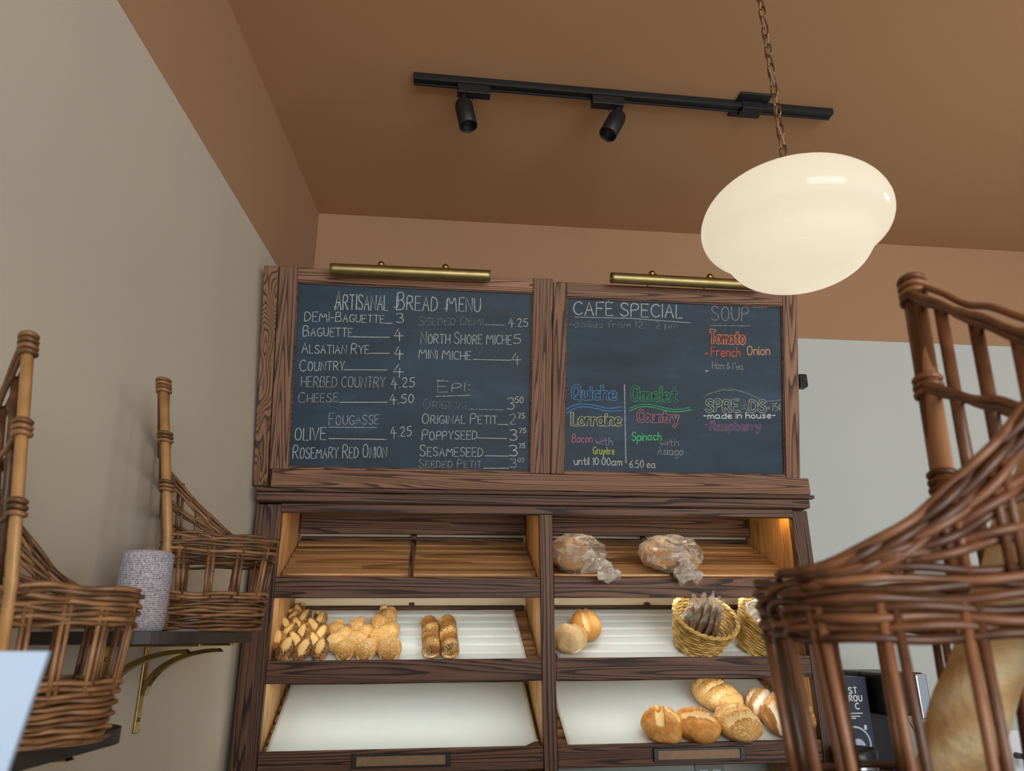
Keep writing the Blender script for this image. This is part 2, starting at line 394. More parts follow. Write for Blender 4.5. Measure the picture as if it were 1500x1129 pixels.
left_slab(ZP, ZC, 0.001).build('upper_band', M['tan'], wl, 'tan painted band along the top of the wall')
mb = MB(); mb.box(XR, XR+0.1, 0.6, YB+0.1, 0, ZC); struct(mb.build('wall_right', M['wall_back']))

# ------------------------------------------------------------------ counter and bread cabinet
XL, XI, XC0, XC1, XJ, XO = -0.548, -0.469, 0.363, 0.406, 1.243, 1.300
YF, YK = 2.40, 2.80
ct = thing('back_counter', 'dark back counter along the wall, under the bread display cabinet', 'counter', (1.2, 2.5, 0))
mb = MB(); mb.bbox(-0.515-1.2, 3.2-1.2, 2.12-2.5, 2.835-2.5, 0.88, 0.92, 0.004); mb.build('worktop', M['shelf_dark'], ct)
mb = MB(); mb.box(-0.515-1.2, 3.2-1.2, 2.16-2.5, 2.835-2.5, 0.0, 0.88); mb.build('base', M['oak_x'], ct)

cab = thing('bread_display_cabinet', 'dark oak bread display cabinet with two bays of three sloping shelves, below the menu boards', 'cabinet', (0, 0, 0.92))
def part(mb, name, mat, label=None, parent=None):
    mb.v = [(x, y, z-0.92) for x, y, z in mb.v]
    return mb.build(name, mat, parent or cab, label)
def slabz(name, mat, *a, b=0.003, label=None):
    mb = MB(); mb.bbox(*a, b); return part(mb, name, mat, label)
ZB, ZT = 0.92, 1.91
slabz('post', M['oak_z'], XL+0.024, XI, YF, YF+0.03, ZB, ZT)
slabz('post', M['oak_z'], XL, XL+0.024, YF+0.003, YF+0.03, ZB, ZT, b=0.002)
slabz('post', M['oak_z'], XC0, XC1, YF-0.002, YF+0.03, ZB, ZT)
slabz('post', M['oak_z'], XJ, XO, YF, YF+0.03, ZB, ZT)
slabz('header', M['oak_x'], XI-0.002, XJ+0.002, YF-0.006, YF+0.025, 1.885, 1.913)
slabz('side_panel', M['honey_z'], XI-0.022, XI, YF+0.03, YK, ZB, 1.94, label='honey coloured inner side panel')
slabz('side_panel', M['honey_z'], XC0+0.002, XC1-0.002, YF+0.03, YK, ZB, 1.94, label='honey coloured inner divider panel')
slabz('side_panel', M['honey_z'], XJ, XJ+0.03, YF+0.03, YK, ZB, 1.94, label='honey coloured inner side panel')
slabz('back_panel', M['cream'], XI-0.02, XJ+0.03, YK, YK+0.012, 1.16, 1.945, b=0.002, label='cream back panel')
slabz('top_panel', M['oak_x'], XI-0.034, XO, YF-0.02, YK+0.012, 1.9445, 1.958)
slabz('crown_moulding', M['oak_x'], XL+0.004, XO-0.004, YF-0.034, YF+0.03, 1.913, 1.943)
slabz('crown_moulding', M['oak_x'], XL, XO+0.010, YF-0.046, YF-0.021, 1.9435, 1.956)
slabz('ledge_rail', M['frame_x'], XL+0.045, XO+0.002, YF-0.038, YF+0.03, 1.9585, 2.016)
LIPZ = [(1.685, 1.621), (1.440, 1.375), (1.193, 1.130)]
BAYS = [(XI, XC0), (XC1, XJ)]
SL = R(26.0)
SD = Vector((0, math.cos(SL), math.sin(SL))); SN = Vector((0, -math.sin(SL), math.cos(SL)))
def shelf_origin(t): return Vector((0, YF+0.022, LIPZ[t][0]-0.008))
for t, (z1, z0) in enumerate(LIPZ):
    for b, (x0, x1) in enumerate(BAYS):
        slabz('lip_board', M['oak_x'], x0, x1, YF+0.002, YF+0.020, z0, z1)
# sloping slatted trays
for t in range(3):
    O = shelf_origin(t)
    for b, (x0, x1) in enumerate(BAYS):
        Mt = Matrix.Translation(O-Vector((0, 0, 0.92))) @ Matrix.Rotation(SL, 4, 'X')
        tray = bpy.data.objects.new('slatted_tray', None); COL.objects.link(tray); tray.parent = cab; tray.matrix_local = Mt
        L_ = 0.405
        for xx in (x0+0.004, x1-0.026):
            mb = MB(); mb.bbox(xx, xx+0.022, 0, L_, -0.034, -0.012, 0.002); mb.build('side_rail', M['slat'], tray)
        mb = MB(); xm = (x0+x1)/2; mb.bbox(xm-0.012, xm+0.012, 0.0, L_+0.004, -0.034, -0.0125, 0.002); mb.build('middle_rail', M['slat'], tray)
        mb = MB(); mb.bbox(xm-0.010, xm+0.010, L_-0.014, L_+0.012, -0.010, 0.012, 0.002); mb.build('hook', M['oak_z'], tray)
        ns = 7; pitch = (L_-0.022)/ns
        if t == 0:
            mb = MB(); mb.bbox(xm-0.009, xm+0.009, 0.004, L_-0.019, 0.0003, 0.0025, 0.0008); mb.build('centre_strip', M['oak_y'], tray)
        for k in range(ns):
            y0 = 0.003+k*pitch
            mb = MB(); mb.bbox(x0+0.006, x1-0.006, y0, y0+pitch-0.018, -0.015, 0.0, 0.002); mb.build('slat', M['slat'], tray)
        mb = MB(); mb.bbox(x0+0.006, x1-0.006, L_-0.018, L_, -0.012, 0.006, 0.002); mb.build('back_rail', M['oak_x'], tray)
for (x0, x1) in BAYS:
    slabz('back_rail', M['oak_x'], x0+0.004, x1-0.004, YK-0.060, YK-0.042, 1.864, 1.9435)
# lamp strips tucked behind the lips; top pair added to brighten the top shelf
for t, z in ((0, 1.892), (1, 1.628), (2, 1.382)):
    for (x0, x1) in BAYS:
        mb = MB(); mb.box(x0+0.03, x1-0.07, YF+0.027, YF+0.040, z, z+0.010); part(mb, 'light_strip', M['led_top_fill' if t == 0 else 'led'], 'lit strip light')
mb = MB(); mb.bbox(XJ-0.055, XJ-0.012, YF+0.034, YF+0.060, 1.896, 1.912, 0.004); part(mb, 'light_strip', M['led_amber'], 'small amber lamp in the top corner')
# price holders on the bottom lips
for (pa, pb, ya, yb) in ((515, 660, 1107, 1121), (957, 1090, 1098, 1112)):
    A = at(pa, (ya+yb)/2, YF); B = at(pb, (ya+yb)/2-2, YF); zc = (A.z+B.z)/2; hh = 0.0185
    mb = MB()
    mb.bbox(A.x, B.x, YF-0.007, YF+0.002, zc-hh, zc-hh+0.005, 0.001); mb.bbox(A.x, B.x, YF-0.007, YF+0.002, zc+hh-0.006, zc+hh, 0.001)
    mb.bbox(A.x, A.x+0.014, YF-0.008, YF+0.002, zc-hh, zc+hh, 0.001); mb.bbox(B.x-0.014, B.x, YF-0.008, YF+0.002, zc-hh, zc+hh, 0.001)
    h = part(mb, 'label_holder', M['black_plastic'])
    mb = MB(); mb.box(A.x+0.012, B.x-0.012, YF-0.003, YF+0.0015, zc-hh+0.004, zc+hh-0.005); part(mb, 'label_strip', M['card_tan'], None, h)

# liner papers on the trays
def liner(t, x0, x1, l0, l1, wave, lab, group='paper shelf liners', corner=0.0):
    O = shelf_origin(t); mb = MB(); L_ = 0.405; ns = 7; pitch = (L_-0.022)/ns
    nu, nv = 60, 70
    def fn(u, v):
        y = l0+(l1-l0)*v; x = x0+(x1-x0)*u
        d = 0.0016
        ph = ((y-0.003) % pitch)/pitch
        if wave: d += -wave*max(0, math.sin(math.pi*min(1, max(0, (ph-0.72)/0.28))))*0.8 + wave*0.3*math.sin(3*u+ v*9)*0.3
        else: d += 0.0007*math.sin(9*u+2*v)+0.0007
        if corner: d += corner*smoothstep(0.93, 1.0, u)*smoothstep(0.08, 0.0, v)
        return O + Vector((x, 0, 0)) + SD*y + SN*(d+0.0012)
    mb.grid(fn, nu, nv)
    n0 = len(mb.v)
    mb.grid(lambda u, v: fn(u, v)-SN*0.0008, nu, nv)
    W = nu+1
    rim = [i for i in range(nu)]
    fs = []
    for i in range(nu): fs += [(i, i+1, n0+i+1, n0+i), (nv*W+i, nv*W+i+1, n0+nv*W+i+1, n0+nv*W+i)]
    for j in range(nv): fs += [(j*W, (j+1)*W, n0+(j+1)*W, n0+j*W), (j*W+nu, (j+1)*W+nu, n0+(j+1)*W+nu, n0+j*W+nu)]
    mb.f += fs; mb.sm += [False]*len(fs)
    o = centred(mb, 'liner_paper', M['paper'], O+Vector(((x0+x1)/2, 0, 0))+SD*l0)
    return tag(o, lab, 'paper', group)
liner(1, XI+0.03, XC0-0.045, 0.004, 0.375, 0.006, 'white liner paper under the seeded and plain wheat-ear breads, on the left middle shelf')
liner(1, XC1+0.012, XJ-0.02, 0.004, 0.375, 0.006, 'white liner paper under the straw baskets and two round loaves, on the right middle shelf')
liner(2, XI+0.016, XC0-0.012, 0.002, 0.378, 0, 'bare white liner paper on the empty bottom left shelf', corner=0.02)
liner(2, XC1+0.035, XJ-0.03, 0.002, 0.378, 0, 'white liner paper under the big golden loaves, on the bottom right shelf')

# ------------------------------------------------------------------ menu boards
P0 = Vector((0, 2.37, 2.03)); BU = Vector((1, 0, 0)); BV = Vector((0, -math.sin(BT), math.cos(BT))); BN = Vector((0, -math.cos(BT), -math.sin(BT)))
def board_uv(px, py, off=0.0):
    p = on_plane(px, py, P0+BN*off, BN)-P0; return p.dot(BU), p.dot(BV)
def board(name, lab, u0, u1, p0, p1, q0, q1, top):
    """u0..u1 frame, p0..p1 x q0..q1 slate; local axes x, -normal, up the board"""
    uc = (u0+u1)/2
    t = thing(name, lab, 'chalkboard', P0+BU*uc+BV*(-0.012), (BT, 0, 0), 'menu boards')
    e = -0.012
    def pt(mb, nm, mat, par=t):
        mb.v = [(x-uc, y, z-e) for x, y, z in mb.v]; return mb.build(nm, mat, par)
    mb = MB(); mb.bbox(u0, p0, -0.012, 0.022, e, top, 0.0025); pt(mb, 'frame_stile', M['frame_z'])
    mb = MB(); mb.bbox(p1, u1, -0.012, 0.022, e, top, 0.0025); pt(mb, 'frame_stile', M['frame_z'])
    mb = MB(); mb.bbox(p0, p1, -0.011, 0.022, q1, top-0.001, 0.0025); pt(mb, 'frame_rail', M['frame_x'])
    mb = MB(); mb.bbox(p0, p1, -0.010, 0.022, e, q0, 0.001); pt(mb, 'frame_rail', M['frame_x'])
    mb = MB(); mb.box(p0, p1, 0.0, 0.012, q0, q1); pt(mb, 'slate', M['board'])
    mb = MB()                                                       # dark bead inside the frame
    for (a, b, c, d) in ((p0, p1, q1-0.005, q1), (p0, p0+0.004, q0, q1), (p1-0.004, p1, q0, q1), (p0, p1, q0, q0+0.004)):
        mb.box(a, b, -0.006, 0.001, c, d)
    pt(mb, 'bead', M['oak_x'])
    for uu in (u0+0.12, u1-0.12):                                   # stays back to the wall
        a = P0+BU*uu+BV*(top-0.10)-BN*0.022
        inv = (Matrix.Translation(P0+BU*uc+BV*e) @ Matrix.Rotation(BT, 4, 'X')).inverted()
        mb = MB(); mb.tube([inv @ a, inv @ Vector((uu, YB-0.004, a.z+0.03))], 0.008, 8); mb.build('stay', M['oak_x'], t)
    return t, uc, e
bl, blc, be = board('menu_board', 'left chalkboard in an oak frame, headed Artisanal Bread Menu', -0.513, 0.3965, -0.4545, 0.3285, -0.006, 0.600, 0.649)
br, brc, be = board('menu_board', 'right chalkboard in an oak frame, headed Cafe Special and Soup', 0.3985, 1.272, 0.444, 1.219, -0.004, 0.590, 0.640)
# oak strip between the left board and the wall
mb = MB()
for y0, y1 in ((-0.010, 0.022),):
    Mx = Matrix.Translation(P0) @ Matrix.Rotation(BT, 4, 'X')
    mb.bbox(-0.562, -0.516, y0, y1, -0.066, 0.650, 0.003, None, Mx)
part(mb, 'filler_strip', M['frame_z'])

GL = {}
def G(s):
    for ln in s.strip().split('\n'):
        k, d = ln.strip().split(' ', 1)
        GL[k] = [[tuple(map(float, p.split(','))) for p in st.split()] for st in d.split('|')]
G("""A 0,0 3,10 6,0|1,4 5,4
B 0,0 0,10 3.6,10 5,9 5,7 4,5.6 0,5.4|3.6,5.5 5.6,4.4 5.8,1.6 4.2,.2 0,0
C 6,8.4 4.4,10 2,9.6 .5,7.4 0,5 .5,2.5 2,.5 4.2,0 6.2,1.4
D 0,0 0,10 2.6,9.8 5.4,8 6.2,5 5.4,2 2.8,.3 0,0
E 5,10 0,10 0,0 5,0|0,5.2 4,5.2
F 5,10 0,10 0,0|0,5.3 4,5.3
G 6,8.4 4.4,10 2,9.6 .5,7.4 0,5 .5,2.5 2,.5 4.2,0 6,1.2 6.2,4.2 3.6,4.2
H 0,0 0,10|6,0 6,10|0,5 6,5
I 0,0 0,10
J 4,10 4,2.5 3,.5 1.5,0 0,1.5
K 0,0 0,10|5.5,10 0,4.5 5.5,0
L 0,10 0,0 4.5,0
M 0,0 1,10 4,3 7,10 8,0
N 0,0 0,10 6,0 6,10
O 3.2,10 1,9 0,5 1,1 3.2,0 5.4,1 6.4,5 5.4,9 3.2,10
P 0,0 0,10 3.8,10 5.5,8.8 5.5,6.4 3.8,5 0,4.8
Q 3.2,10 1,9 0,5 1,1 3.2,0 5.4,1 6.4,5 5.4,9 3.2,10|3.8,2.4 6.8,-1.2
R 0,0 0,10 3.8,10 5.5,8.8 5.5,6.4 3.8,5 0,4.8|2.4,4.8 6,0
S 5.5,8.6 4,10 1.5,9.9 .2,8.3 .8,6.3 3,5 5.2,3.8 5.6,1.6 4,.1 1.5,0 0,1.6
T 0,10 6,10|3,10 3,0
U 0,10 0,3 1,.7 3,0 5,.7 6,3 6,10
V 0,10 3,0 6,10
W 0,10 2,0 4,7 6,0 8,10
X 0,0 6,10|0,10 6,0
Y 0,10 3,5 6,10|3,5 3,0
Z 0,10 6,10 0,0 6,0
0 2.6,10 .8,8.6 0,5 .8,1.4 2.6,0 4.4,1.4 5.2,5 4.4,8.6 2.6,10
1 0,8 1.5,10 1.5,0
2 .2,8 1.4,9.8 3.6,9.9 5,8 4.4,5.6 0,0 5.6,0
3 0,9 2,10 4.4,9.4 4.9,7.4 3.8,5.7 1.8,5.3 4.4,4.9 5.5,3 5,1 3,0 0,1
4 3,10 0,3.6 6.4,3.6|3.9,7 3.9,-1.4
5 5,10 1,10 .5,5.6 3,6.1 5,5 5.5,3 4.5,.7 2,0 0,1
6 4.4,9.6 1.6,7 .1,3.4 .8,.8 2.8,0 4.8,1.4 4.8,3.8 3,5.2 .6,3.8
7 0,10 5,10 2,0
a 5,4.9 3.5,6 1.5,5.8 0,4 0,2 1,.2 3,.1 5,2|5,6 5,1 6,0
b 0,10 0,0|0,4 2,6 4,5.8 5,4 5,2 4,.2 2,0 0,1.5
c 4.5,5 3,6 1,5.5 0,3 1,.5 3,0 4.7,1
d 5,4.9 3.5,6 1.5,5.8 0,4 0,2 1,.2 3,.1 5,2|5,10 5,0
e .2,3.1 5,3.4 4.5,5.3 3,6 1,5.5 0,3 1,.5 3,0 5,1
f 4,9.4 2.8,10 1.6,8.6 1.5,0|0,6 3.5,6
g 5,4.9 3.5,6 1.5,5.8 0,4 0,2 1,.2 3,.1 5,2|5,6 5,-2 3.6,-3.6 1,-3
h 0,10 0,0|0,4 2,6 4,5.7 4.5,4 4.5,0
i 0,6 0,0|0,8 0,8.7
k 0,10 0,0|4,6 0,2.6 4.4,0
l 0,10 0,0
m 0,6 0,0|0,4 1.5,6 3,5.6 3.4,4 3.4,0|3.4,4 5,6 6.4,5.6 6.9,4 6.9,0
n 0,6 0,0|0,4 2,6 4,5.7 4.5,4 4.5,0
o 2.5,6 .7,5.3 0,3 .7,.7 2.5,0 4.3,.7 5,3 4.3,5.3 2.5,6
p 0,6 0,-4|0,4 2,6 4,5.8 5,4 5,2 4,.2 2,0 0,1.5
q 5,4.9 3.5,6 1.5,5.8 0,4 0,2 1,.2 3,.1 5,2|5,6 5,-4
r 0,6 0,0|0,4 1.5,5.8 3.5,5.6
s 4,5 2.5,6 .7,5.5 .8,4 3.3,2.4 4,1 2.5,0 .5,.3 0,1
t 2,9 2,1.2 3,0 4.2,.5|0,6 4,6
u 0,6 0,1.5 1.2,0 3,.1 4.5,2|4.5,6 4.5,0
v 0,6 2.4,0 4.8,6
w 0,6 1.7,0 3.4,5 5.1,0 6.8,6
y 0,6 2.5,.4|5,6 2,-2 .5,-4
z 0,6 4,6 0,0 4.4,0
. .2,0 .5,.4 .7,0 .2,0
, .4,.6 0,-1.4
: .2,1.6 .5,2 .7,1.6 .2,1.6|.2,6 .5,6.4 .7,6 .2,6
- 0,4.4 3,4.4
¢ 4.4,6.4 2.6,7.4 .8,6.4 .2,4.6 .8,2.8 2.6,1.8 4.4,2.8|2.6,9 2.6,.2
& 6,0 1,7 1.5,9.5 3,10 4,8.5 3,6.5 .5,4 0,2 1.5,0 4,.5 6,3.5
* 0,4 .8,5.2 2,5.2 2.6,4 2,2.8 .8,2.8 0,4""")
GL['É'] = GL['E']+[[(2, 11.2), (3.6, 13)]]
GL['è'] = GL['e']+[[(1.4, 9.2), (3, 7.6)]]
def soft(st, it=2):
    if len(st) < 5: return st
    for _ in range(it):
        o = [st[0]]
        for a, b in zip(st, st[1:]):
            o += [(a[0]*.75+b[0]*.25, a[1]*.75+b[1]*.25), (a[0]*.25+b[0]*.75, a[1]*.25+b[1]*.75)]
        o.append(st[-1]); st = o
    return st
class Board:
    def __init__(s, t, uc, ox, oy, sc): s.t, s.uc, s.ox, s.oy, s.sc = t, uc, ox, oy, sc
    def uv(s, x, y): return board_uv(s.ox+x/s.sc, s.oy+y/s.sc, 0.001)
    def ribbons(s, strokes, w, off, mat, name, label, parent=None):
        mb = MB()
        for st in strokes:
            n = len(st)
            if n < 2: continue
            vs = []; 
            for i, p in enumerate(st):
                a = st[max(i-1, 0)]; b = st[min(i+1, n-1)]
                dx, dy = b[0]-a[0], b[1]-a[1]; L_ = math.hypot(dx, dy) or 1e-6
                ww = w*0.5*(0.85+0.3*random.random())
                ex = 0.0
                if i == 0: ex = -w*0.3
                if i == n-1: ex = w*0.3
                cx, cy = p[0]+dx/L_*ex, p[1]+dy/L_*ex
                vs += [(cx-dy/L_*ww-s.uc, -off, cy+dx/L_*ww-be), (cx+dy/L_*ww-s.uc, -off, cy-dx/L_*ww-be)]
            mb.add(vs, [(2*i, 2*i+1, 2*i+3, 2*i+2) for i in range(n-1)], 0.5)
        return mb.build(name, mat, parent or s.t, label)
    def strokes(s, text, x0, y0, x1, y1, h, small=False):
        """strokes of a line of writing from crop point (x0,y0) to (x1,y1), capitals h tall"""
        items = []; cx = 0.0
        for ch in text:
            if ch == ' ': cx += 3.4; continue
            k = 1.0; g = ch
            if small and ch.islower(): g = ch.upper(); k = 0.80
            gl = GL[g]; wd = max(p[0] for st in gl for p in st)*k
            j = random.uniform(-.25, .25); sh = random.uniform(-.03, .03)
            for st in gl: items.append([(cx+p[0]*k+sh*p[1], p[1]*k+j) for p in soft(st)])
            cx += wd+1.9*(0.9 if k < 1 else 1)
        tot = cx-1.9; out = []
        ua, va = s.uv(x0, y0); ub, vb = s.uv(x1, y1); um, vm = s.uv(x0, y0-h)
        hv = vm-va
        for st in items:
            out.append([(ua+(ub-ua)*p[0]/tot, va+(vb-va)*p[0]/tot+hv*p[1]/10) for p in st])
        return out
    def text(s, text, x0, y0, x1, y1, h, col=(204, 214, 214), cover=0.7, w=0.0023, small=False, name='lettering', label=None):
        return s.ribbons(s.strokes(text, x0, y0, x1, y1, h, small), w, 0.0009, chalk(col, cover), name, label or 'chalk words reading '+text)
    def small(s, text, *a, **k): return s.text(text, *a, small=True, w=0.0021, **k)
    def line(s, pts, col=(204, 214, 214), cover=0.7, w=0.0021, name='chalk_line', smooth_=True):
        q = [s.uv(*p) for p in pts]
        if len(q) == 2: q = [(q[0][0]+(q[1][0]-q[0][0])*i/8, q[0][1]+(q[1][1]-q[0][1])*i/8) for i in range(9)]
        else: q = soft(q, 3)
        return s.ribbons([q], w, 0.0009, chalk(col, cover), name, None)
    def bubble(s, text, x0, y0, x1, y1, h, col, cover=0.75, wo=0.011, wi=0.0065, core=None):
        st = s.strokes(text, x0, y0, x1, y1, h)
        o = s.ribbons(st, wo, 0.0008, chalk(col, cover), 'lettering', 'outlined chalk word reading '+text)
        s.ribbons(st, wi, 0.0012, M['board'], 'letter_filling', None, o)
        if core: s.ribbons(st, 0.0016, 0.0016, chalk(core, 0.55), 'letter_core', None, o)
        return o
A = Board(bl, blc, 370, 370, 3.2256)
W_ = (206, 212, 208); F_ = (160, 170, 172)
A.text('Artisanal', 388, 268, 637, 272, 88, small=True, w=0.0028); A.text('Bread', 680, 270, 872, 276, 84, small=True, w=0.0028); A.text('Menu', 915, 276, 1075, 279, 80, small=True, w=0.0028)
A.line([(385, 255), (398, 265), (410, 240)]); A.line([(668, 255), (680, 268), (690, 240), (684, 190)]); A.line([(905, 262), (918, 270), (922, 240)])
A.small('DEMI-Baguette', 245, 323, 620, 331, 45); A.line([(624, 333), (660, 333)]); A.text('3', 680, 332, 714, 332, 45)
A.small('Baguette', 238, 393, 470, 397, 50); A.line([(470, 397), (648, 400)]); A.text('4', 668, 412, 710, 412, 50, cover=.8)
A.small('Alsatian Rye', 232, 475, 548, 478, 50); A.line([(551, 475), (648, 475)]); A.text('4', 671, 497, 710, 497, 54, cover=.8)
A.small('Country', 222, 560, 433, 556, 54); A.line([(433, 553), (636, 554)]); A.text('4', 665, 582, 712, 582, 52, cover=.8)
A.text('HERBED COUNTRY', 230, 635, 625, 636, 50, cover=.42); A.text('4.25', 655, 638, 765, 634, 45)
A.small('Cheese', 215, 710, 400, 703, 50, cover=.42); A.line([(412, 707), (636, 706)]); A.text('4.50', 648, 712, 760, 710, 42)
A.small('Fougasse', 360, 814, 595, 809, 55, cover=.5); A.line([(360, 824), (588, 826)], cover=.5)
A.text('OLIVE', 198, 886, 345, 884, 58); A.line([(360, 878), (632, 882)]); A.text('4.25', 652, 868, 750, 866, 46)
A.small('Rosemary Red Onion', 190, 972, 632, 967, 64)
A.small('Seeded Demi', 785, 341, 1085, 341, 40, cover=.2); A.line([(1098, 340), (1192, 342)], cover=.5); A.text('4.25', 1210, 348, 1300, 350, 38)
A.small('North Shore Miche', 795, 429, 1222, 434, 55); A.text('5', 1232, 430, 1268, 430, 44)
A.small('Mini Miche', 785, 498, 1030, 507, 50); A.line([(1042, 504), (1220, 508)]); A.text('4', 1224, 524, 1268, 524, 50, cover=.8)
A.small('Epi:', 872, 659, 1025, 656, 52, cover=.5); A.line([(866, 679), (1028, 673)], cover=.5); A.line([(868, 604), (905, 602)], cover=.4)
A.small('Original', 805, 738, 1022, 738, 46, cover=.14); A.line([(1030, 739), (1186, 742)], cover=.35); A.text('3', 1203, 740, 1236, 740, 56); A.text('50', 1240, 710, 1278, 710, 30)
A.small('Original Petit', 800, 807, 1155, 809, 48); A.line([(1157, 811), (1208, 812)]); A.text('2', 1212, 810, 1244, 810, 50, cover=.55); A.text('75', 1253, 782, 1285, 782, 24)
A.small('Poppyseed', 800, 885, 1060, 880, 50); A.line([(1063, 875), (1202, 878)]); A.text('3', 1214, 888, 1250, 888, 52, cover=.85); A.text('75', 1258, 852, 1292, 850, 22)
A.small('Sesameseed', 790, 960, 1087, 963, 52); A.line([(1097, 959), (1210, 961)]); A.text('3', 1213, 960, 1252, 960, 52, cover=.85); A.text('75', 1258, 923, 1287, 922, 22)
A.small('Seeded Petit', 785, 1014, 1080, 1015, 38, cover=.35); A.line([(1092, 1018), (1210, 1018)]); A.text('3', 1215, 1016, 1247, 1016, 42, cover=.4); A.text('00', 1252, 988, 1282, 988, 20, cover=.4)
B_ = Board(br, brc, 790, 380, 2.9707)
B_.text('CAFÉ SPECIAL', 148, 240, 622, 254, 57, cover=.72, w=0.0034); B_.line([(155, 250), (400, 256), (658, 276)], cover=.6)
B_.text('-dailies from 12 - 2 pm', 132, 295, 600, 300, 30, cover=.2, w=0.002)
B_.text('SOUP', 750, 266, 910, 266, 62, col=(170, 178, 182), cover=.5, w=0.003); B_.line([(742, 287), (920, 289)], cover=.35); B_.line([(925, 208), (990, 210)], cover=.3)
B_.bubble('Tomato', 744, 362, 893, 366, 54, (238, 158, 104), core=(200, 78, 54))
B_.text('French', 748, 420, 874, 422, 40, (228, 104, 66), .8, 0.003); B_.text('Onion', 904, 416, 1003, 414, 40, (226, 170, 128), .8, 0.003)
B_.text('*', 722, 418, 733, 418, 22, (228, 104, 66), .8); B_.text('Ham & Pea', 753, 474, 886, 480, 30, (178, 188, 194), .45, 0.002); B_.text('*', 724, 494, 734, 494, 22, W_, .6)
B_.line([(714, 600), (735, 585), (800, 566), (845, 570)], (176, 180, 170), .45); B_.line([(830, 560), (900, 580), (985, 618), (1054, 610)], (176, 180, 170), .45)
B_.bubble('SPREADS', 726, 660, 985, 663, 50, (190, 196, 170), .8, 0.010, 0.0062); B_.text('*', 993, 656, 1002, 656, 24, (190, 196, 170), .5); B_.text('75¢', 1010, 660, 1050, 658, 34, (190, 196, 170), .5, 0.0022)
B_.text('-made in house-', 716, 692, 1026, 690, 26, (232, 234, 232), .9, 0.0026)
B_.text('*', 722, 728, 731, 728, 20, (190, 120, 130), .6); B_.bubble('Raspberry', 744, 742, 962, 742, 36, (176, 128, 150), .6, 0.008, 0.0048, core=(140, 122, 176))
B_.bubble('Quiche', 142, 606, 334, 610, 58, (104, 164, 214), .8)
B_.line([(120, 650), (150, 633), (190, 626), (250, 636), (300, 650), (360, 640)], (90, 150, 210), .85, 0.003); B_.line([(120, 668), (150, 648), (190, 638), (250, 648), (300, 662), (362, 656)], (90, 150, 210), .85, 0.003)
B_.bubble('Lorraine', 142, 720, 354, 722, 54, (204, 206, 150), .8)
B_.text('Bacon', 143, 796, 230, 796, 36, (214, 130, 150), .75); B_.text('with', 246, 806, 318, 810, 36, (168, 158, 196), .7); B_.text('Gruyère', 234, 846, 326, 848, 32, (196, 214, 96), .85)
B_.text('until 10:00am', 152, 892, 360, 896, 32, W_, .85); B_.text('6.50 ea', 392, 905, 505, 906, 32, W_, .75)
B_.line([(371, 545), (373, 700), (377, 885)], (176, 186, 196), .6, 0.0042)
B_.bubble('Omelet', 400, 614, 600, 618, 62, (74, 176, 116), .8)
B_.line([(392, 648), (430, 632), (480, 628), (560, 650), (610, 654), (655, 642)], (70, 176, 112), .85, 0.003); B_.line([(392, 660), (430, 642), (480, 638), (560, 660), (610, 664), (660, 654)], (90, 190, 130), .85, 0.003)
B_.bubble('Country', 428, 704, 604, 708, 48, (206, 130, 150), .8)
B_.text('Spinach', 403, 788, 530, 786, 36, (92, 214, 136), .85, 0.003); B_.text('with', 526, 810, 606, 812, 32, (160, 168, 176), .6); B_.text('Asiago', 515, 848, 626, 852, 34, (170, 178, 184), .65)
mb = MB(); u_, v_ = B_.uv(726, 938); mb.ball((u_-brc, -0.005, v_-be), (0.004, 0.004, 0.005)); mb.build('chalk_stub', M['white_plastic'], br)

# ------------------------------------------------------------------ brass picture lights
def picture_light(pl, pr_, knobs, lab):
    off = 0.062
    a = on_plane(*pl, P0+BN*off, BN); b = on_plane(*pr_, P0+BN*off, BN); c = (a+b)/2
    hl = (b-a).length/2; rot = math.atan2(-(b-a).z, (b-a).x)
    t = thing('picture_light', lab, 'picture light', c, (0, rot, 0), 'brass picture lights')
    r = 0.0185; mb = MB(); n = 24
    My = Matrix.Rotation(math.pi/2, 4, 'Y')
    # half open reflector tube: closed shell with rolled ends
    mb.lathe([(r*0.93, -hl+0.0), (r, -hl), (r, -hl+0.01), (r, hl-0.01), (r, hl), (r*0.93, hl), (r*0.93, -hl)], 28, 0.5, My)
    mb.lathe([(0.0, -hl+0.004), (r*0.95, -hl+0.004)], 28, 0.5, My); mb.lathe([(0.0, hl-0.004), (r*0.95, hl-0.004)], 28, 0.5, My)
    mb.build('lamp_tube', M['brass_old'], t)
    for kx in knobs:
        x = kx*hl
        mb = MB(); mb.tube([(x, 0.0, r*0.8), (x, 0.010, r+0.012), (x, 0.035, r+0.012), (x, 0.058, r-0.006), (x, 0.064, -0.012)], 0.004, 8); arm = mb.build('arm', M['brass_old'], t)
        mb = MB(); mb.ball((x, 0.004, r+0.007), (0.0115, 0.0115, 0.0115)); mb.tube([(x, 0, r+0.006), (x+0.016, 0, r+0.004)], 0.0022, 6); mb.build('knob', M['brass'], arm)
    return t
picture_light((484, 393.5), (718, 403.5), (-0.38, 0.43), 'brass tube picture light above the left bread menu board')
picture_light((895, 406.5), (1118, 418.5), (-0.46, 0.30), 'brass tube picture light above the right board, half behind the hanging globe')

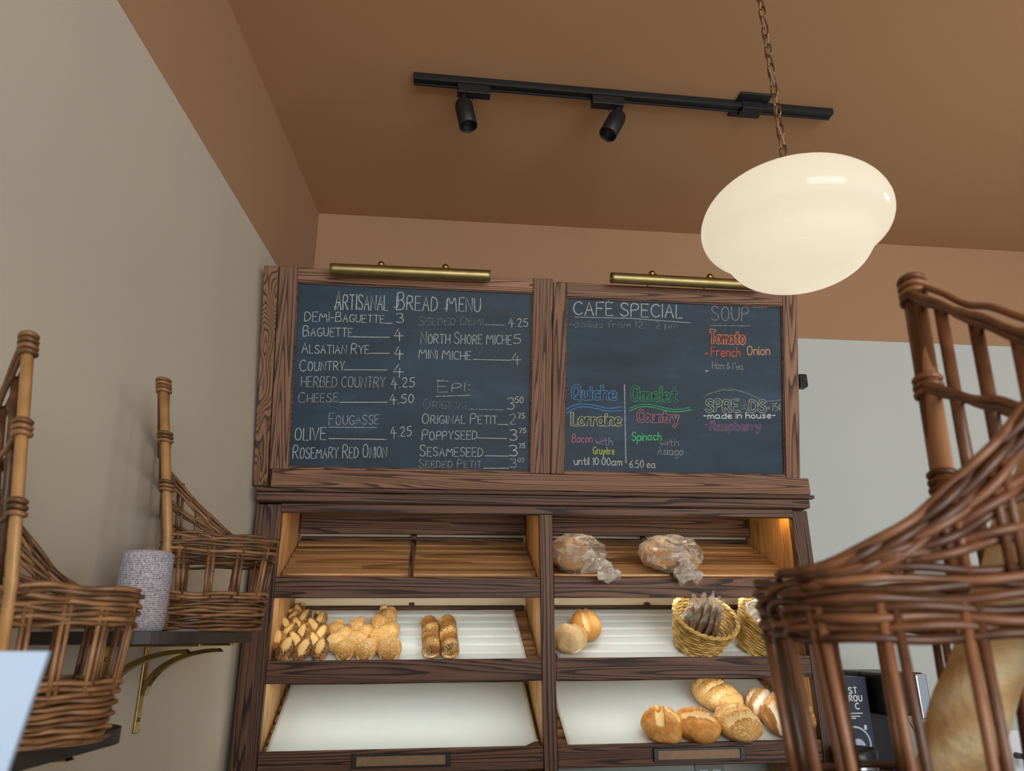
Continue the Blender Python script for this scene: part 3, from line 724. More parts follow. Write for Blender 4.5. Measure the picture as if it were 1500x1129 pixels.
# ------------------------------------------------------------------ track light
trk = thing('track_rail', 'long black track rail fixed to the brown ceiling', 'track light', (0.64, 1.982, ZC))
rz = math.atan2(0.023, 1.469)
mb = MB(); mb.bbox(-0.735, 0.735, -0.017, 0.017, -0.022, 0.0, 0.002); mb.bbox(-0.733, 0.733, -0.017, -0.009, -0.026, -0.020, 0.001); mb.bbox(-0.733, 0.733, 0.009, 0.017, -0.026, -0.020, 0.001)
mb.build('rail', M['black'], trk)
mb = MB(); mb.bbox(0.375, 0.490, -0.060, 0.060, -0.008, -0.0005, 0.002); cp = mb.build('canopy', M['black'], trk)
mb = MB(); mb.bbox(0.395, 0.470, -0.022, 0.022, -0.034, 0.0, 0.002); mb.build('feed_box', M['black'], trk)
trk.rotation_euler = (0, 0, rz)
def spot(x, y, tip, lab, side):
    z = ZC-0.0265
    t = thing('track_spotlight', lab, 'spotlight', (x, y, z), (0, 0, rz), 'black spotlights on the ceiling track')
    mb = MB(); mb.bbox(-0.055, 0.055, -0.016, 0.016, -0.034, 0.0, 0.002); mb.build('adapter', M['black'], t)
    jx = -0.034*side
    mb = MB(); mb.tube([(jx, 0, -0.033), (jx, 0, -0.060)], 0.011, 12); mb.bbox(jx-0.004, jx+0.004, -0.012, 0.012, -0.078, -0.050, 0.002); mb.build('joint', M['black'], t)
    d = Vector(tip).normalized(); a = Vector((jx, 0.0, -0.070)); Mh = Matrix.Translation(a) @ d.to_track_quat('Z', 'Y').to_matrix().to_4x4()
    r = 0.030; prof = [(0.0, -0.016), (0.016, -0.014), (0.026, -0.004), (r, 0.010), (r, 0.098), (r*0.9, 0.100), (r*0.86, 0.094), (r*0.8, 0.070), (0.0, 0.066)]
    mb = MB(); mb.lathe(prof, 28, 0.5, Mh); mb.build('lamp_head', M['black'], t)
    mb = MB(); mb.tube([(jx+0.012*side, 0, -0.036), (jx+0.032*side, 0.0, -0.046), (jx+0.022*side, 0, -0.066)], 0.002, 6); mb.build('cable', M['black_plastic'], t)
    return t
spot(0.105, 1.976, (0.16, -0.10, -0.9), 'left black spotlight on the track, pointing down to the right', 1)
spot(0.560, 1.982, (-0.42, -0.12, -0.85), 'right black spotlight on the track, pointing down to the left', -1)

# ------------------------------------------------------------------ pendant globe
PX, PY, PZ = 0.707, 1.20, 2.378
pen = thing('pendant_globe_lamp', 'glowing white opal glass globe hanging from a chain', 'pendant lamp', (PX, PY, PZ))
prof = [(r_*0.88, z_*0.89) for r_, z_ in ((0.045, 0.0), (0.075, -0.004), (0.120, -0.018), (0.162, -0.042), (0.190, -0.070), (0.204, -0.100), (0.205, -0.126), (0.196, -0.148), (0.178, -0.165), (0.162, -0.181), (0.150, -0.200), (0.134, -0.220), (0.106, -0.238), (0.070, -0.249), (0.033, -0.254), (0.0, -0.255))]
def spline(p, n=4):
    o = []
    for i in range(len(p)-1):
        a = p[max(i-1, 0)]; b = p[i]; c = p[i+1]; d = p[min(i+2, len(p)-1)]
        for k in range(n):
            t = k/n
            o.append(tuple(0.5*((2*b[q])+(-a[q]+c[q])*t+(2*a[q]-5*b[q]+4*c[q]-d[q])*t*t+(-a[q]+3*b[q]-3*c[q]+d[q])*t**3) for q in (0, 1)))
    o.append(p[-1]); return o
mb = MB(); mb.lathe(spline(prof), 72); mb.build('globe', M['opal'], pen)
mb = MB(); mb.lathe([(0.0, 0.030), (0.014, 0.028), (0.018, 0.012), (0.050, 0.004), (0.052, -0.004), (0.046, -0.006)], 32); mb.build('fitter', M['brass_old'], pen)
mb = MB()
def link(mb, c, L_, w, r, rot):
    pts = []
    for k in range(16):
        a = 2*math.pi*k/16; x = w*math.cos(a); z = (L_-w)*math.copysign(1, math.sin(a))*(1 if abs(math.sin(a)) > 0.05 else 0)+w*math.sin(a)
        pts.append(c+Vector((x*math.cos(rot), x*math.sin(rot), z)))
    mb.tube(pts, r, 6, 0.5, closed=True)
zz = 0.042; k = 0
chain = MB()
while zz < ZC-PZ-0.03:
    link(chain, Vector((0, 0, zz)), 0.0165, 0.0075, 0.0018, R(25)+(math.pi/2)*(k % 2)); zz += 0.0265; k += 1
chain.build('chain', M['chain'], pen)
mb = MB(); mb.tube([(0.004*math.sin(i*0.9), 0.004*math.cos(i*0.9), 0.03+i*(ZC-PZ-0.05)/40) for i in range(41)], 0.002, 6); mb.build('cord', M['card_tan'], pen)
mb = MB(); mb.lathe([(0.0, ZC-PZ-0.03), (0.05, ZC-PZ-0.022), (0.06, ZC-PZ-0.0005), (0.0, ZC-PZ-0.0005)], 32); mb.build('ceiling_rose', M['brass_old'], pen)
bulb = point('pendant_bulb', (PX, PY, PZ-0.075), 0.35, (1.0, 0.90, 0.72), 0.035)
bulb.parent = pen; bulb.location = (0, 0, -0.085)

# ------------------------------------------------------------------ breads
def shelf_pt(px, py, t, h=0.0):
    O = shelf_origin(t)+SN*h; return on_plane(px, py, O, SN)
def slope_obj(o, p, spin=0.0, lean=0.0, roll=0.0):
    o.matrix_world = Matrix.Translation(p) @ Matrix.Rotation(SL, 4, 'X') @ Matrix.Rotation(spin, 4, 'Z') @ Matrix.Rotation(lean, 4, 'X') @ Matrix.Rotation(roll, 4, 'Y')
PAP = 0.0042
def loaf(name, rx, ry, h, mat, lab, cat, p, spin, cuts=(), lump=0.02, seed=0, group=None, pale=0.5, flat=0.25):
    """domed loaf, base at z=0; cuts: (y offset, half width, half length, tone, angle)"""
    rnd = random.Random(seed); ph = [rnd.uniform(0, 6.3) for _ in range(6)]
    mb = MB(); nu, nv = 48, 26; vs = []; ts = []
    for j in range(nv+1):
        th = math.pi*j/nv
        for i in range(nu):
            a = 2*math.pi*i/nu
            d = Vector((math.sin(th)*math.cos(a), math.sin(th)*math.sin(a), math.cos(th)))
            k = 1+lump*(math.sin(3*d.x*2+ph[0])+math.sin(4*d.y*2+ph[1])+math.sin(5*d.z+ph[2])+math.sin(7*d.x+5*d.y+ph[3]))*0.5
            x, y, z = d.x*rx*k, d.y*ry*k, d.z*k
            z = h*(0.42+0.58*z) if z > 0 else h*0.42*(1+z*1.0)
            z = max(z, 0.0)
            tn = pale+rnd.uniform(-.03, .03)
            if d.z < -0.25: tn -= 0.1
            for (cy, hw, hl, ct_, ca) in cuts:
                xx = x*math.cos(ca)+y*math.sin(ca); yy = -x*math.sin(ca)+y*math.cos(ca)
                q = abs(yy-cy-0.12*hw*math.sin(xx*60+ph[4]))/hw; e = abs(xx)/hl
                if d.z > -0.1 and q < 1.5 and e < 1.15:
                    fade = smoothstep(1.15, 0.8, e)
                    if q < 1: z -= 0.012*fade*(1-q*q)*(h/0.08); tn = tn*(1-fade)+ct_*fade
                    else: z += 0.006*fade*(1-abs(q-1.25)/0.25); tn -= 0.18*fade
            vs.append((x, y, z)); ts.append(max(0.0, min(1.0, tn)))
    fs = [(j*nu+i, (j+1)*nu+i, (j+1)*nu+(i+1) % nu, j*nu+(i+1) % nu) for j in range(nv) for i in range(nu)]
    mb.add(vs, fs, 0.5, True); mb.t = ts
    o = mb.build(name, mat); slope_obj(o, p, spin); return tag(o, lab, cat, group)

def epi(length, wid, lobes, seed, dark=False):
    """wheat-ear bread: lobes turned left and right up a spine, round knob at the tip"""
    rnd = random.Random(seed); mb = MB(); ts = []
    def lobe(c, rad, rot, tip):
        Mr = Matrix.Rotation(rot, 3, 'Z') @ Matrix.Rotation(R(16), 3, 'X')
        vs = []; nu, nv = 32, 20; ox_ = rnd.uniform(-.25, .25); oy_ = rnd.uniform(-.1, .3)
        for j in range(nv+1):
            th = math.pi*j/nv
            for i in range(nu):
                a = 2*math.pi*i/nu; d = Vector((math.sin(th)*math.cos(a), math.sin(th)*math.sin(a), math.cos(th)))
                yy = d.y*rad[1]; k = 1-tip*max(0, d.y)**2*0.30
                p = Mr @ Vector((d.x*rad[0]*k, yy*(1+tip*0.15*max(0, d.y)), d.z*rad[2]*(1-tip*0.35*max(0, d.y))))
                p = p+Vector(c); p.z = max(p.z, 0.0); vs.append(p)
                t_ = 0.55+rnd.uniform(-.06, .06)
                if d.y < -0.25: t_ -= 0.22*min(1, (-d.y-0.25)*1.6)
                if dark:
                    q_ = ((d.x-ox_)*1.5)**2+((d.y-oy_)*1.0)**2+rnd.uniform(-.12, .12)+(0.8 if d.z < -0.15 else 0)
                    t_ = 0.92-0.58*smoothstep(0.26, 0.62, q_)
                ts.append(max(0, min(0.97, t_)))
        mb.add(vs, [(j*nu+i, (j+1)*nu+i, (j+1)*nu+(i+1) % nu, j*nu+(i+1) % nu) for j in range(nv) for i in range(nu)], 0.5, True)
    step = length*0.86/lobes
    for k in range(lobes):
        s_ = 1 if k % 2 == 0 else -1; y = step*(k+0.55); w = wid*(1.0-0.28*(k/lobes)**1.5)
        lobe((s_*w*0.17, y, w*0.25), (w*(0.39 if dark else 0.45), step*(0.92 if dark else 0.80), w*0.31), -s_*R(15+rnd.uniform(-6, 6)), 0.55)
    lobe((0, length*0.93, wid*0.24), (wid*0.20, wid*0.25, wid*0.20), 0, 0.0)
    mb.tube([(0, 0.01, wid*0.18), (0, length*0.5, wid*0.2), (0, length*0.9, wid*0.2)], wid*0.18, 10, 0.5)
    ts += [0.45]*(len(mb.v)-len(ts)); mb.t = ts
    return mb
def place_epi(name, mat, px, pyb, tip_px, tip_py, wid, lobes, seed, lab, group, dark=False):
    a = shelf_pt(px, pyb, 1, PAP); b = shelf_pt(tip_px, tip_py, 1, wid*0.35); d = b-a
    ln = math.hypot(d.x, d.dot(SD)); spin = math.atan2(-d.x, d.dot(SD))
    o = epi(ln, wid, lobes, seed, dark).build(name, mat); slope_obj(o, a, spin); return tag(o, lab, 'bread', group)
g1 = 'poppy seed wheat-ear breads'; g2 = 'plain wheat-ear breads'; g3 = 'mixed seed sticks'
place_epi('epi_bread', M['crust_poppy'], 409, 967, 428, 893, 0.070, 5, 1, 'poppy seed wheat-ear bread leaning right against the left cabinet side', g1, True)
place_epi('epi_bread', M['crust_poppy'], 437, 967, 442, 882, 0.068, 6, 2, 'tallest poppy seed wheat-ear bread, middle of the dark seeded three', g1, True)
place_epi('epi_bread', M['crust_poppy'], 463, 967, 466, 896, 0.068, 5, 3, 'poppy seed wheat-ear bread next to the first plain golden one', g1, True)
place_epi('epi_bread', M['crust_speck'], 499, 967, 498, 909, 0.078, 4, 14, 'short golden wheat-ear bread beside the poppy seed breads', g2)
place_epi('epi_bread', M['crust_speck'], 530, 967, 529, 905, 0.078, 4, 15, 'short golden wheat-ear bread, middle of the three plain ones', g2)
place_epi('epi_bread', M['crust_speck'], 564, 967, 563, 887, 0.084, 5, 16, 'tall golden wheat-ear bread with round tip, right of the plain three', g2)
def stick(px, pyb, tpx, tpy, wid, seed, lab):
    a = shelf_pt(px, pyb, 1, PAP); b = shelf_pt(tpx, tpy, 1, wid*0.4); d = b-a; ln = d.dot(SD); spin = math.atan2(-d.x, ln)
    rnd = random.Random(seed); mb = MB(); ts = []; vs = []; nv, nu = 40, 20
    for j in range(nv+1):
        v = j/nv; e = min(1, math.sqrt(max(0, 1-(max(0, v-0.86)/0.14)**2)))*min(1, math.sqrt(max(0, 1-(max(0, 0.05-v)/0.05)**2)))
        for i in range(nu):
            an = 2*math.pi*i/nu; tw = math.sin(an*1+v*15+seed)
            rr = wid*0.46*e*(1+0.05*tw*(1 if math.sin(an) > 0 else 0))
            z = wid*0.34+math.sin(an)*rr*0.8; vs.append((math.cos(an)*rr, v*ln, max(0, z)))
            ts.append(0.5+0.28*tw+rnd.uniform(-.08, .08))
    mb.add(vs, [(j*nu+i, j*nu+(i+1) % nu, (j+1)*nu+(i+1) % nu, (j+1)*nu+i) for j in range(nv) for i in range(nu)], 0.5, True); mb.t = [max(0, min(1, q)) for q in ts]
    o = mb.build('seeded_bread_stick', M['crust_sesame']); slope_obj(o, a, spin); return tag(o, lab, 'bread', g3)
stick(632, 967, 629, 906, 0.062, 4, 'brown mixed-seed bread stick, the left one of the pair')
stick(659, 967, 655, 905, 0.064, 5, 'brown mixed-seed bread stick, the right one of the pair')

loaf('round_loaf', 0.052, 0.085, 0.085, M['crust'], 'golden upright oval loaf with one long slash, on the middle shelf', 'bread', shelf_pt(857, 932, 1, PAP), R(-6), [(0.006, 0.010, 0.075, 0.86, R(93))], 0.025, 11, pale=0.5)
loaf('round_loaf', 0.056, 0.056, 0.080, M['crust_pale'], 'pale round loaf against the centre post, below the upright oval loaf', 'bread', shelf_pt(836, 956, 1, PAP)+SD*0.018, R(20), [(-0.02, 0.010, 0.05, 0.3, R(120))], 0.05, 12, pale=0.66)
Sl = lambda n, hw, hl, ang, t=0.8, gap=0.04: [((i-(n-1)/2)*gap, hw, hl, t, ang) for i in range(n)]
gl = 'big loaves on the bottom right shelf'
loaf('cheese_loaf', 0.062, 0.076, 0.085, M['crust_cheese'], 'round loaf with melted cheese swirl, leftmost on the bottom right shelf', 'bread', shelf_pt(969, 1079, 2, PAP), R(15), [(0.012, 0.012, 0.05, 0.95, R(60)), (-0.03, 0.010, 0.04, 0.9, R(100)), (0.03, 0.008, 0.04, 0.25, R(20))], 0.06, 21, gl, 0.52)
loaf('cheese_loaf', 0.064, 0.076, 0.085, M['crust_cheese'], 'round cheese loaf, second from the left on the bottom right shelf', 'bread', shelf_pt(1020, 1079, 2, PAP), R(25), [(-0.01, 0.014, 0.05, 0.95, R(-40)), (0.035, 0.010, 0.045, 0.3, R(-30))], 0.05, 22, gl, 0.52)
loaf('slashed_loaf', 0.070, 0.096, 0.085, M['crust_speck'], 'golden oval loaf with slanting slashes, at the back above the other loaves', 'bread', shelf_pt(1049, 1034, 2, PAP), R(30), Sl(3, 0.010, 0.058, R(-6), 0.78, 0.046), 0.02, 23, gl)
loaf('slashed_loaf', 0.072, 0.082, 0.090, M['crust_speck'], 'golden loaf with three crosswise slashes, in front under the one at the back', 'bread', shelf_pt(1079, 1076, 2, PAP), R(10), [(-0.030, 0.013, 0.055, 0.84, R(-4)), (0.020, 0.009, 0.06, 0.7, R(-4)), (0.056, 0.007, 0.045, 0.66, R(-4))], 0.02, 24, gl)
loaf('floured_loaf', 0.062, 0.078, 0.080, M['crust_flour'], 'golden loaf with white flour stripes, behind the large floured loaf', 'bread', shelf_pt(1119, 1047, 2, PAP), R(0), [(0.0, 0.012, 0.07, 1.0, R(40)), (0.042, 0.008, 0.05, 0.95, R(40)), (-0.045, 0.012, 0.06, 0.98, R(40))], 0.02, 25, gl, 0.5)
loaf('floured_loaf', 0.064, 0.086, 0.092, M['crust_flour'], 'large floured loaf with lengthwise slashes, right of the golden slashed loaf', 'bread', shelf_pt(1146, 1071, 2, PAP), R(4), [(0.0, 0.010, 0.08, 0.25, R(84)), (-0.030, 0.014, 0.085, 1.0, R(84)), (0.034, 0.011, 0.08, 0.98, R(84)), (0.056, 0.006, 0.06, 0.3, R(84))], 0.02, 26, gl, 0.62)
loaf('seeded_loaf', 0.046, 0.080, 0.085, M['crust_speck'], 'golden loaf at the far right end of the bottom shelf, seen between basket stakes', 'bread', shelf_pt(1184, 1058, 2, PAP), R(-4), Sl(2, 0.010, 0.05, R(80), 0.9, 0.04), 0.02, 27, gl)

# bagged breads on the top right shelf
def wrinkle_bag(c, rad, knot, seed, amp=0.06):
    """closed bag surface whose pleats run out from the knot"""
    rnd = random.Random(seed); kd = Vector(knot).normalized(); ref = Vector((0, 0, 1)) if abs(kd.z) < 0.8 else Vector((1, 0, 0))
    e1 = kd.cross(ref).normalized(); e2 = kd.cross(e1); ph = [rnd.uniform(0, 6.28) for _ in range(5)]
    def fn(d):
        cz = d.dot(kd); an = math.atan2(d.dot(e2), d.dot(e1)); near = smoothstep(-0.3, 0.9, cz)
        k = 1+amp*(0.35+near)*(math.sin(11*an+ph[0]+2*cz)*0.5+math.sin(17*an+ph[1])*0.35+math.sin(5*an+ph[2]+4*cz)*0.5)
        k += amp*0.5*math.sin(6*d.x+ph[3])*math.sin(7*d.y+5*d.z+ph[4])
        return k+0.16*smoothstep(0.75, 1.0, cz)
    mb = MB(); mb.ball(c, rad, None, 72, 48, 0.5, fn); return mb
def bag_tail(p0, d, length, width, seed):
    """crumpled fan of film running out of the knot"""
    rnd = random.Random(seed); ph = [rnd.uniform(0, 6.28) for _ in range(4)]
    d = Vector(d).normalized(); side = d.cross(Vector((0, 0, 1))).normalized(); nn = side.cross(d)
    mb = MB()
    def fn(sgn):
        def g(u, v):
            w = 0.006+width*0.5*smoothstep(0, 0.75, v)*(1-0.35*smoothstep(0.8, 1.0, v)*abs(2*u-1))
            x = (2*u-1)*w; z = sgn*(0.002+0.012*math.sin(math.pi*u)*math.sin(math.pi*min(1, v*0.9)))+0.008*math.sin(9*u+ph[0])*v+0.010*math.sin(5*v*3+4*u+ph[1])*v
            return Vector(p0)+d*(v*length*(1-0.12*abs(math.sin(5*u+ph[2]))))+side*x+nn*z
        return g
    mb.grid(fn(1), 24, 24, 0.5); mb.grid(fn(-1), 24, 24, 0.5); return mb
def bagged(pxb, pyb, rx, ry, h, spin, knot, taild, seed, lab, loafs, blab, tl=0.10, tw=0.075):
    p = shelf_pt(pxb, pyb, 0, 0.0)
    for i, (dx, dy, lrx, lry, lh, lsp, ll) in enumerate(loafs):
        loaf('round_loaf', lrx, lry, lh, M['crust'], ll, 'bread', p+Vector((dx, 0, 0))+SD*dy+SN*0.010, lsp, [(0.0, 0.010, lrx*0.8, 0.85, R(40))], 0.03, seed+i, 'loaves inside plastic bags', 0.45)
    t = thing('plastic_bag', lab, 'bag', (0, 0, 0), (0, 0, 0), 'plastic bags of bread'); slope_obj(t, p, spin)
    mb = wrinkle_bag((0, 0, h*0.5+0.003), (rx, ry, h*0.5), knot, seed)
    mb.v = [(x, y, max(z, 0.002+0.001*math.sin(90*x)*math.sin(80*y))) for x, y, z in mb.v]; mb.build('bag_body', M['bag'], t)
    kd = Vector(knot).normalized(); kp = Vector((kd.x*rx, kd.y*ry, h*0.5+0.003+kd.z*h*0.5))*1.0
    mb = bag_tail(kp, taild, tl, tw, seed); mb.build('bag_tail', M['bag_tail'], t)
    mb = MB(); mb.ball(kp, (0.009, 0.009, 0.009), None, 12, 8); mb.build('knot', M['bag_tail'], t)
bagged(845, 838, 0.098, 0.092, 0.125, 0, (0.34, -0.80, 0.45), (0.50, -0.62, -0.60), 31, 'clear plastic bag of bread by the centre post, tail hanging right over the shelf edge',
       [(-0.022, 0.008, 0.066, 0.074, 0.098, R(20), 'brown round loaf inside the plastic bag by the centre post')], '', 0.115, 0.085)
bagged(980, 836, 0.112, 0.088, 0.120, 0, (0.18, -0.85, 0.38), (0.0, -0.62, -0.70), 34, 'clear plastic bag of two loaves in the middle of the top right shelf',
       [(-0.034, 0.004, 0.060, 0.070, 0.094, R(-15), 'larger brown loaf inside the second plastic bag'), (0.060, -0.012, 0.034, 0.044, 0.055, R(20), 'small roll at the right end of the second plastic bag')], '', 0.105, 0.085)

# straw baskets with bagged crispbreads
def straw_basket(px, py, spin, roll, lab):
    p = shelf_pt(px, py, 1, PAP+0.002)+SD*0.075
    t = thing('straw_basket', lab, 'basket', (0, 0, 0), (0, 0, 0), 'yellow straw baskets'); slope_obj(t, p, spin, R(17), roll)
    rb, rt, h = 0.070, 0.104, 0.128; rows = 22; ns = 26; mb = MB()
    for k in range(rows):
        z = 0.004+(h-0.008)*k/(rows-1); r = rb+(rt-rb)*(z/h)**0.85; s_ = k % 2
        mb.tube([(( r+0.0022*math.cos(ns*a/2+s_*math.pi))*math.cos(a), (r+0.0022*math.cos(ns*a/2+s_*math.pi))*math.sin(a), z) for a in [2*math.pi*i/104 for i in range(104)]], 0.0031, 5, None, True)
    wv = mb.build('woven_wall', M['straw'], t)
    mb = MB(); mb.lathe([(0, 0.002), (rb, 0.002), (rb, 0.006), (0, 0.006)], 32); mb.build('bottom', M['straw'], t)
    mb = MB()
    for q in (0, 1):
        mb.tube([((rt+0.004*math.cos(15*a+q*math.pi))*math.cos(a), (rt+0.004*math.cos(15*a+q*math.pi))*math.sin(a), h+0.003*math.sin(15*a+q*math.pi)) for a in [2*math.pi*i/120 for i in range(120)]], 0.0042, 6, None, True)
    mb.build('braided_rim', M['straw'], t)
    return t
sb1 = straw_basket(1031, 962, 0, R(5), 'yellow straw basket of bagged crispbreads, in the middle of the right middle shelf')
sb2 = straw_basket(1124, 962, R(30), R(3), 'yellow straw basket half hidden behind the wicker basket, on the right middle shelf')
def crisp_pack(parent, x, y, tilt, spin, sc, seed, lab, group='bagged crispbreads in the straw baskets'):
    Mw = parent.matrix_world if False else parent.matrix_basis
    t = thing('crispbread_pack', lab, 'bread', (0, 0, 0), (0, 0, 0), group)
    t.matrix_world = Mw @ Matrix.Translation((x, y, 0.010)) @ Matrix.Rotation(spin, 4, 'Z') @ Matrix.Rotation(tilt, 4, 'X')
    rnd = random.Random(seed); L_ = 0.19*sc; w = 0.075*sc; th = 0.012
    mb = MB(); mb.ball((0, 0, L_*0.42), (w*0.42, th*0.55, L_*0.40), None, 24, 20, 0.5, lambda d: 1+0.06*math.sin(9*d.x+seed)+0.05*math.sin(11*d.z+seed)); mb.build('crispbread', M['crisp'], t)
    mb = MB()
    def f(sg):
        def g(u, v):
            ww = w*0.5*(1-0.85*smoothstep(0.72, 1.0, v))*(0.75+0.25*smoothstep(0, 0.2, v))
            return Vector(((2*u-1)*ww, sg*(th*0.75*math.sin(math.pi*u)*(1-smoothstep(0.8, 1, v))+0.0015)+0.004*math.sin(14*v+6*u+seed), v*L_*1.06))
        return g
    mb.grid(f(1), 14, 24, 0.5); mb.grid(f(-1), 14, 24, 0.5); mb.build('wrapper', M['bag'], t)
    return t
for i, (x, y, tl, sp, sc, ll) in enumerate([(-0.045, -0.005, R(-6), R(22), 0.95, 'bagged crispbread at the left end of the middle straw basket'), (-0.020, 0.0, R(-2), R(30), 1.02, 'bagged crispbread second from the left in the middle straw basket'),
        (0.008, 0.0, R(-2), R(38), 1.05, 'bagged crispbread in the centre of the middle straw basket'), (0.030, -0.004, R(-2), R(44), 0.98, 'bagged crispbread second from the right in the middle straw basket'), (0.052, -0.006, R(-4), R(50), 0.92, 'bagged crispbread at the right end of the middle straw basket')]):
    crisp_pack(sb1, x, y, tl, sp, sc, i, ll)
for i, (x, y, tl, sp, sc, ll) in enumerate([(0.000, -0.02, R(-6), R(20), 0.95, 'bagged crispbread leaning in the half hidden straw basket'), (0.035, -0.02, R(-6), R(35), 0.9, 'bagged crispbread at the right of the half hidden straw basket')]):
    crisp_pack(sb2, x, y, tl, sp, sc, 10+i, ll)
t = thing('plastic_bag', 'crumpled plastic bag in the top of the half hidden straw basket', 'bag', (0, 0, 0), (0, 0, 0), 'plastic bags of bread')
t.matrix_world = sb2.matrix_basis @ Matrix.Translation((-0.040, 0.025, 0.125))
mb = wrinkle_bag((0, 0, 0), (0.045, 0.045, 0.034), (0.2, -0.3, 1), 77, 0.10); mb.build('bag_body', M['bag_tail'], t)

# ------------------------------------------------------------------ wicker baskets with a tall corner
BW, BD, HT, HB, LEAN, INS = 0.243, 0.200, 0.500, 0.188, 0.024, 0.016
HN = 0.350
def outline(z):
    """closed plan path: tall corner, right side, rounded front, left side, back"""
    ins = INS*max(0, 1-z/HB); a, b = -BW/2+ins, BW/2-ins; x0, x1 = ins, BD-ins; r = 0.065; rc = 0.012
    def arc(cx, cy, rr, t0, t1, n): return [(cx+rr*math.cos(R(t0+(t1-t0)*i/n)), cy+rr*math.sin(R(t0+(t1-t0)*i/n))) for i in range(n+1)]
    return arc(x0+rc, a+rc, rc, 225, 270, 3)+arc(x1-r, a+r, r, -90, 0, 9)+arc(x1-r, b-r, r, 0, 90, 9)+arc(x0+rc, b-rc, rc, 90, 180, 4)+arc(x0+rc, a+rc, rc, 180, 225, 3)
class Path:
    def __init__(s, z):
        s.p = outline(z); s.d = [0]
        q = s.p+[s.p[0]]; s.q = q
        for a, b in zip(q, q[1:]): s.d.append(s.d[-1]+math.hypot(b[0]-a[0], b[1]-a[1]))
        s.L = s.d[-1]
    def at(s, f):
        x = (f % 1.0)*s.L
        for i in range(len(s.q)-1):
            if x <= s.d[i+1]+1e-12:
                k = (x-s.d[i])/max(1e-9, s.d[i+1]-s.d[i]); a, b = s.q[i], s.q[i+1]
                tx, ty = b[0]-a[0], b[1]-a[1]; l = math.hypot(tx, ty) or 1e-9
                return a[0]+tx*k, a[1]+ty*k, ty/l, -tx/l
        return (*s.q[0], 1, 0)
NST = 16
def weave(mb, z0, z1, rows, r, amp=0.0042):
    for k in range(rows):
        z = z0+(z1-z0)*k/(rows-1); P = Path(z); n = 180; pts = []; off = random.random()
        for i in range(n):
            f = i/n; x, y, nx, ny = P.at(f); o = amp*math.cos(math.pi*NST*f+math.pi*(k % 2)*1.0)
            o2 = 0.0013*math.sin(2*math.pi*(f*5+off)); pts.append((x+nx*o, y+ny*o, z+o2+0.0016*math.sin(math.pi*NST*f+off*6)))
        mb.tube(pts, r*random.uniform(0.85, 1.12), 6, None, True)
def lean_x(z): return -LEAN*max(0, (z-HB))/(HT-HB)
def back_z(f, zt, zn): return zt+(zn-zt)*f        # along the back from tall post (0) to low post (1)
def wing_z(x, zs): return HB+(zs-HB)*max(0, 1-x/BD)**1.65
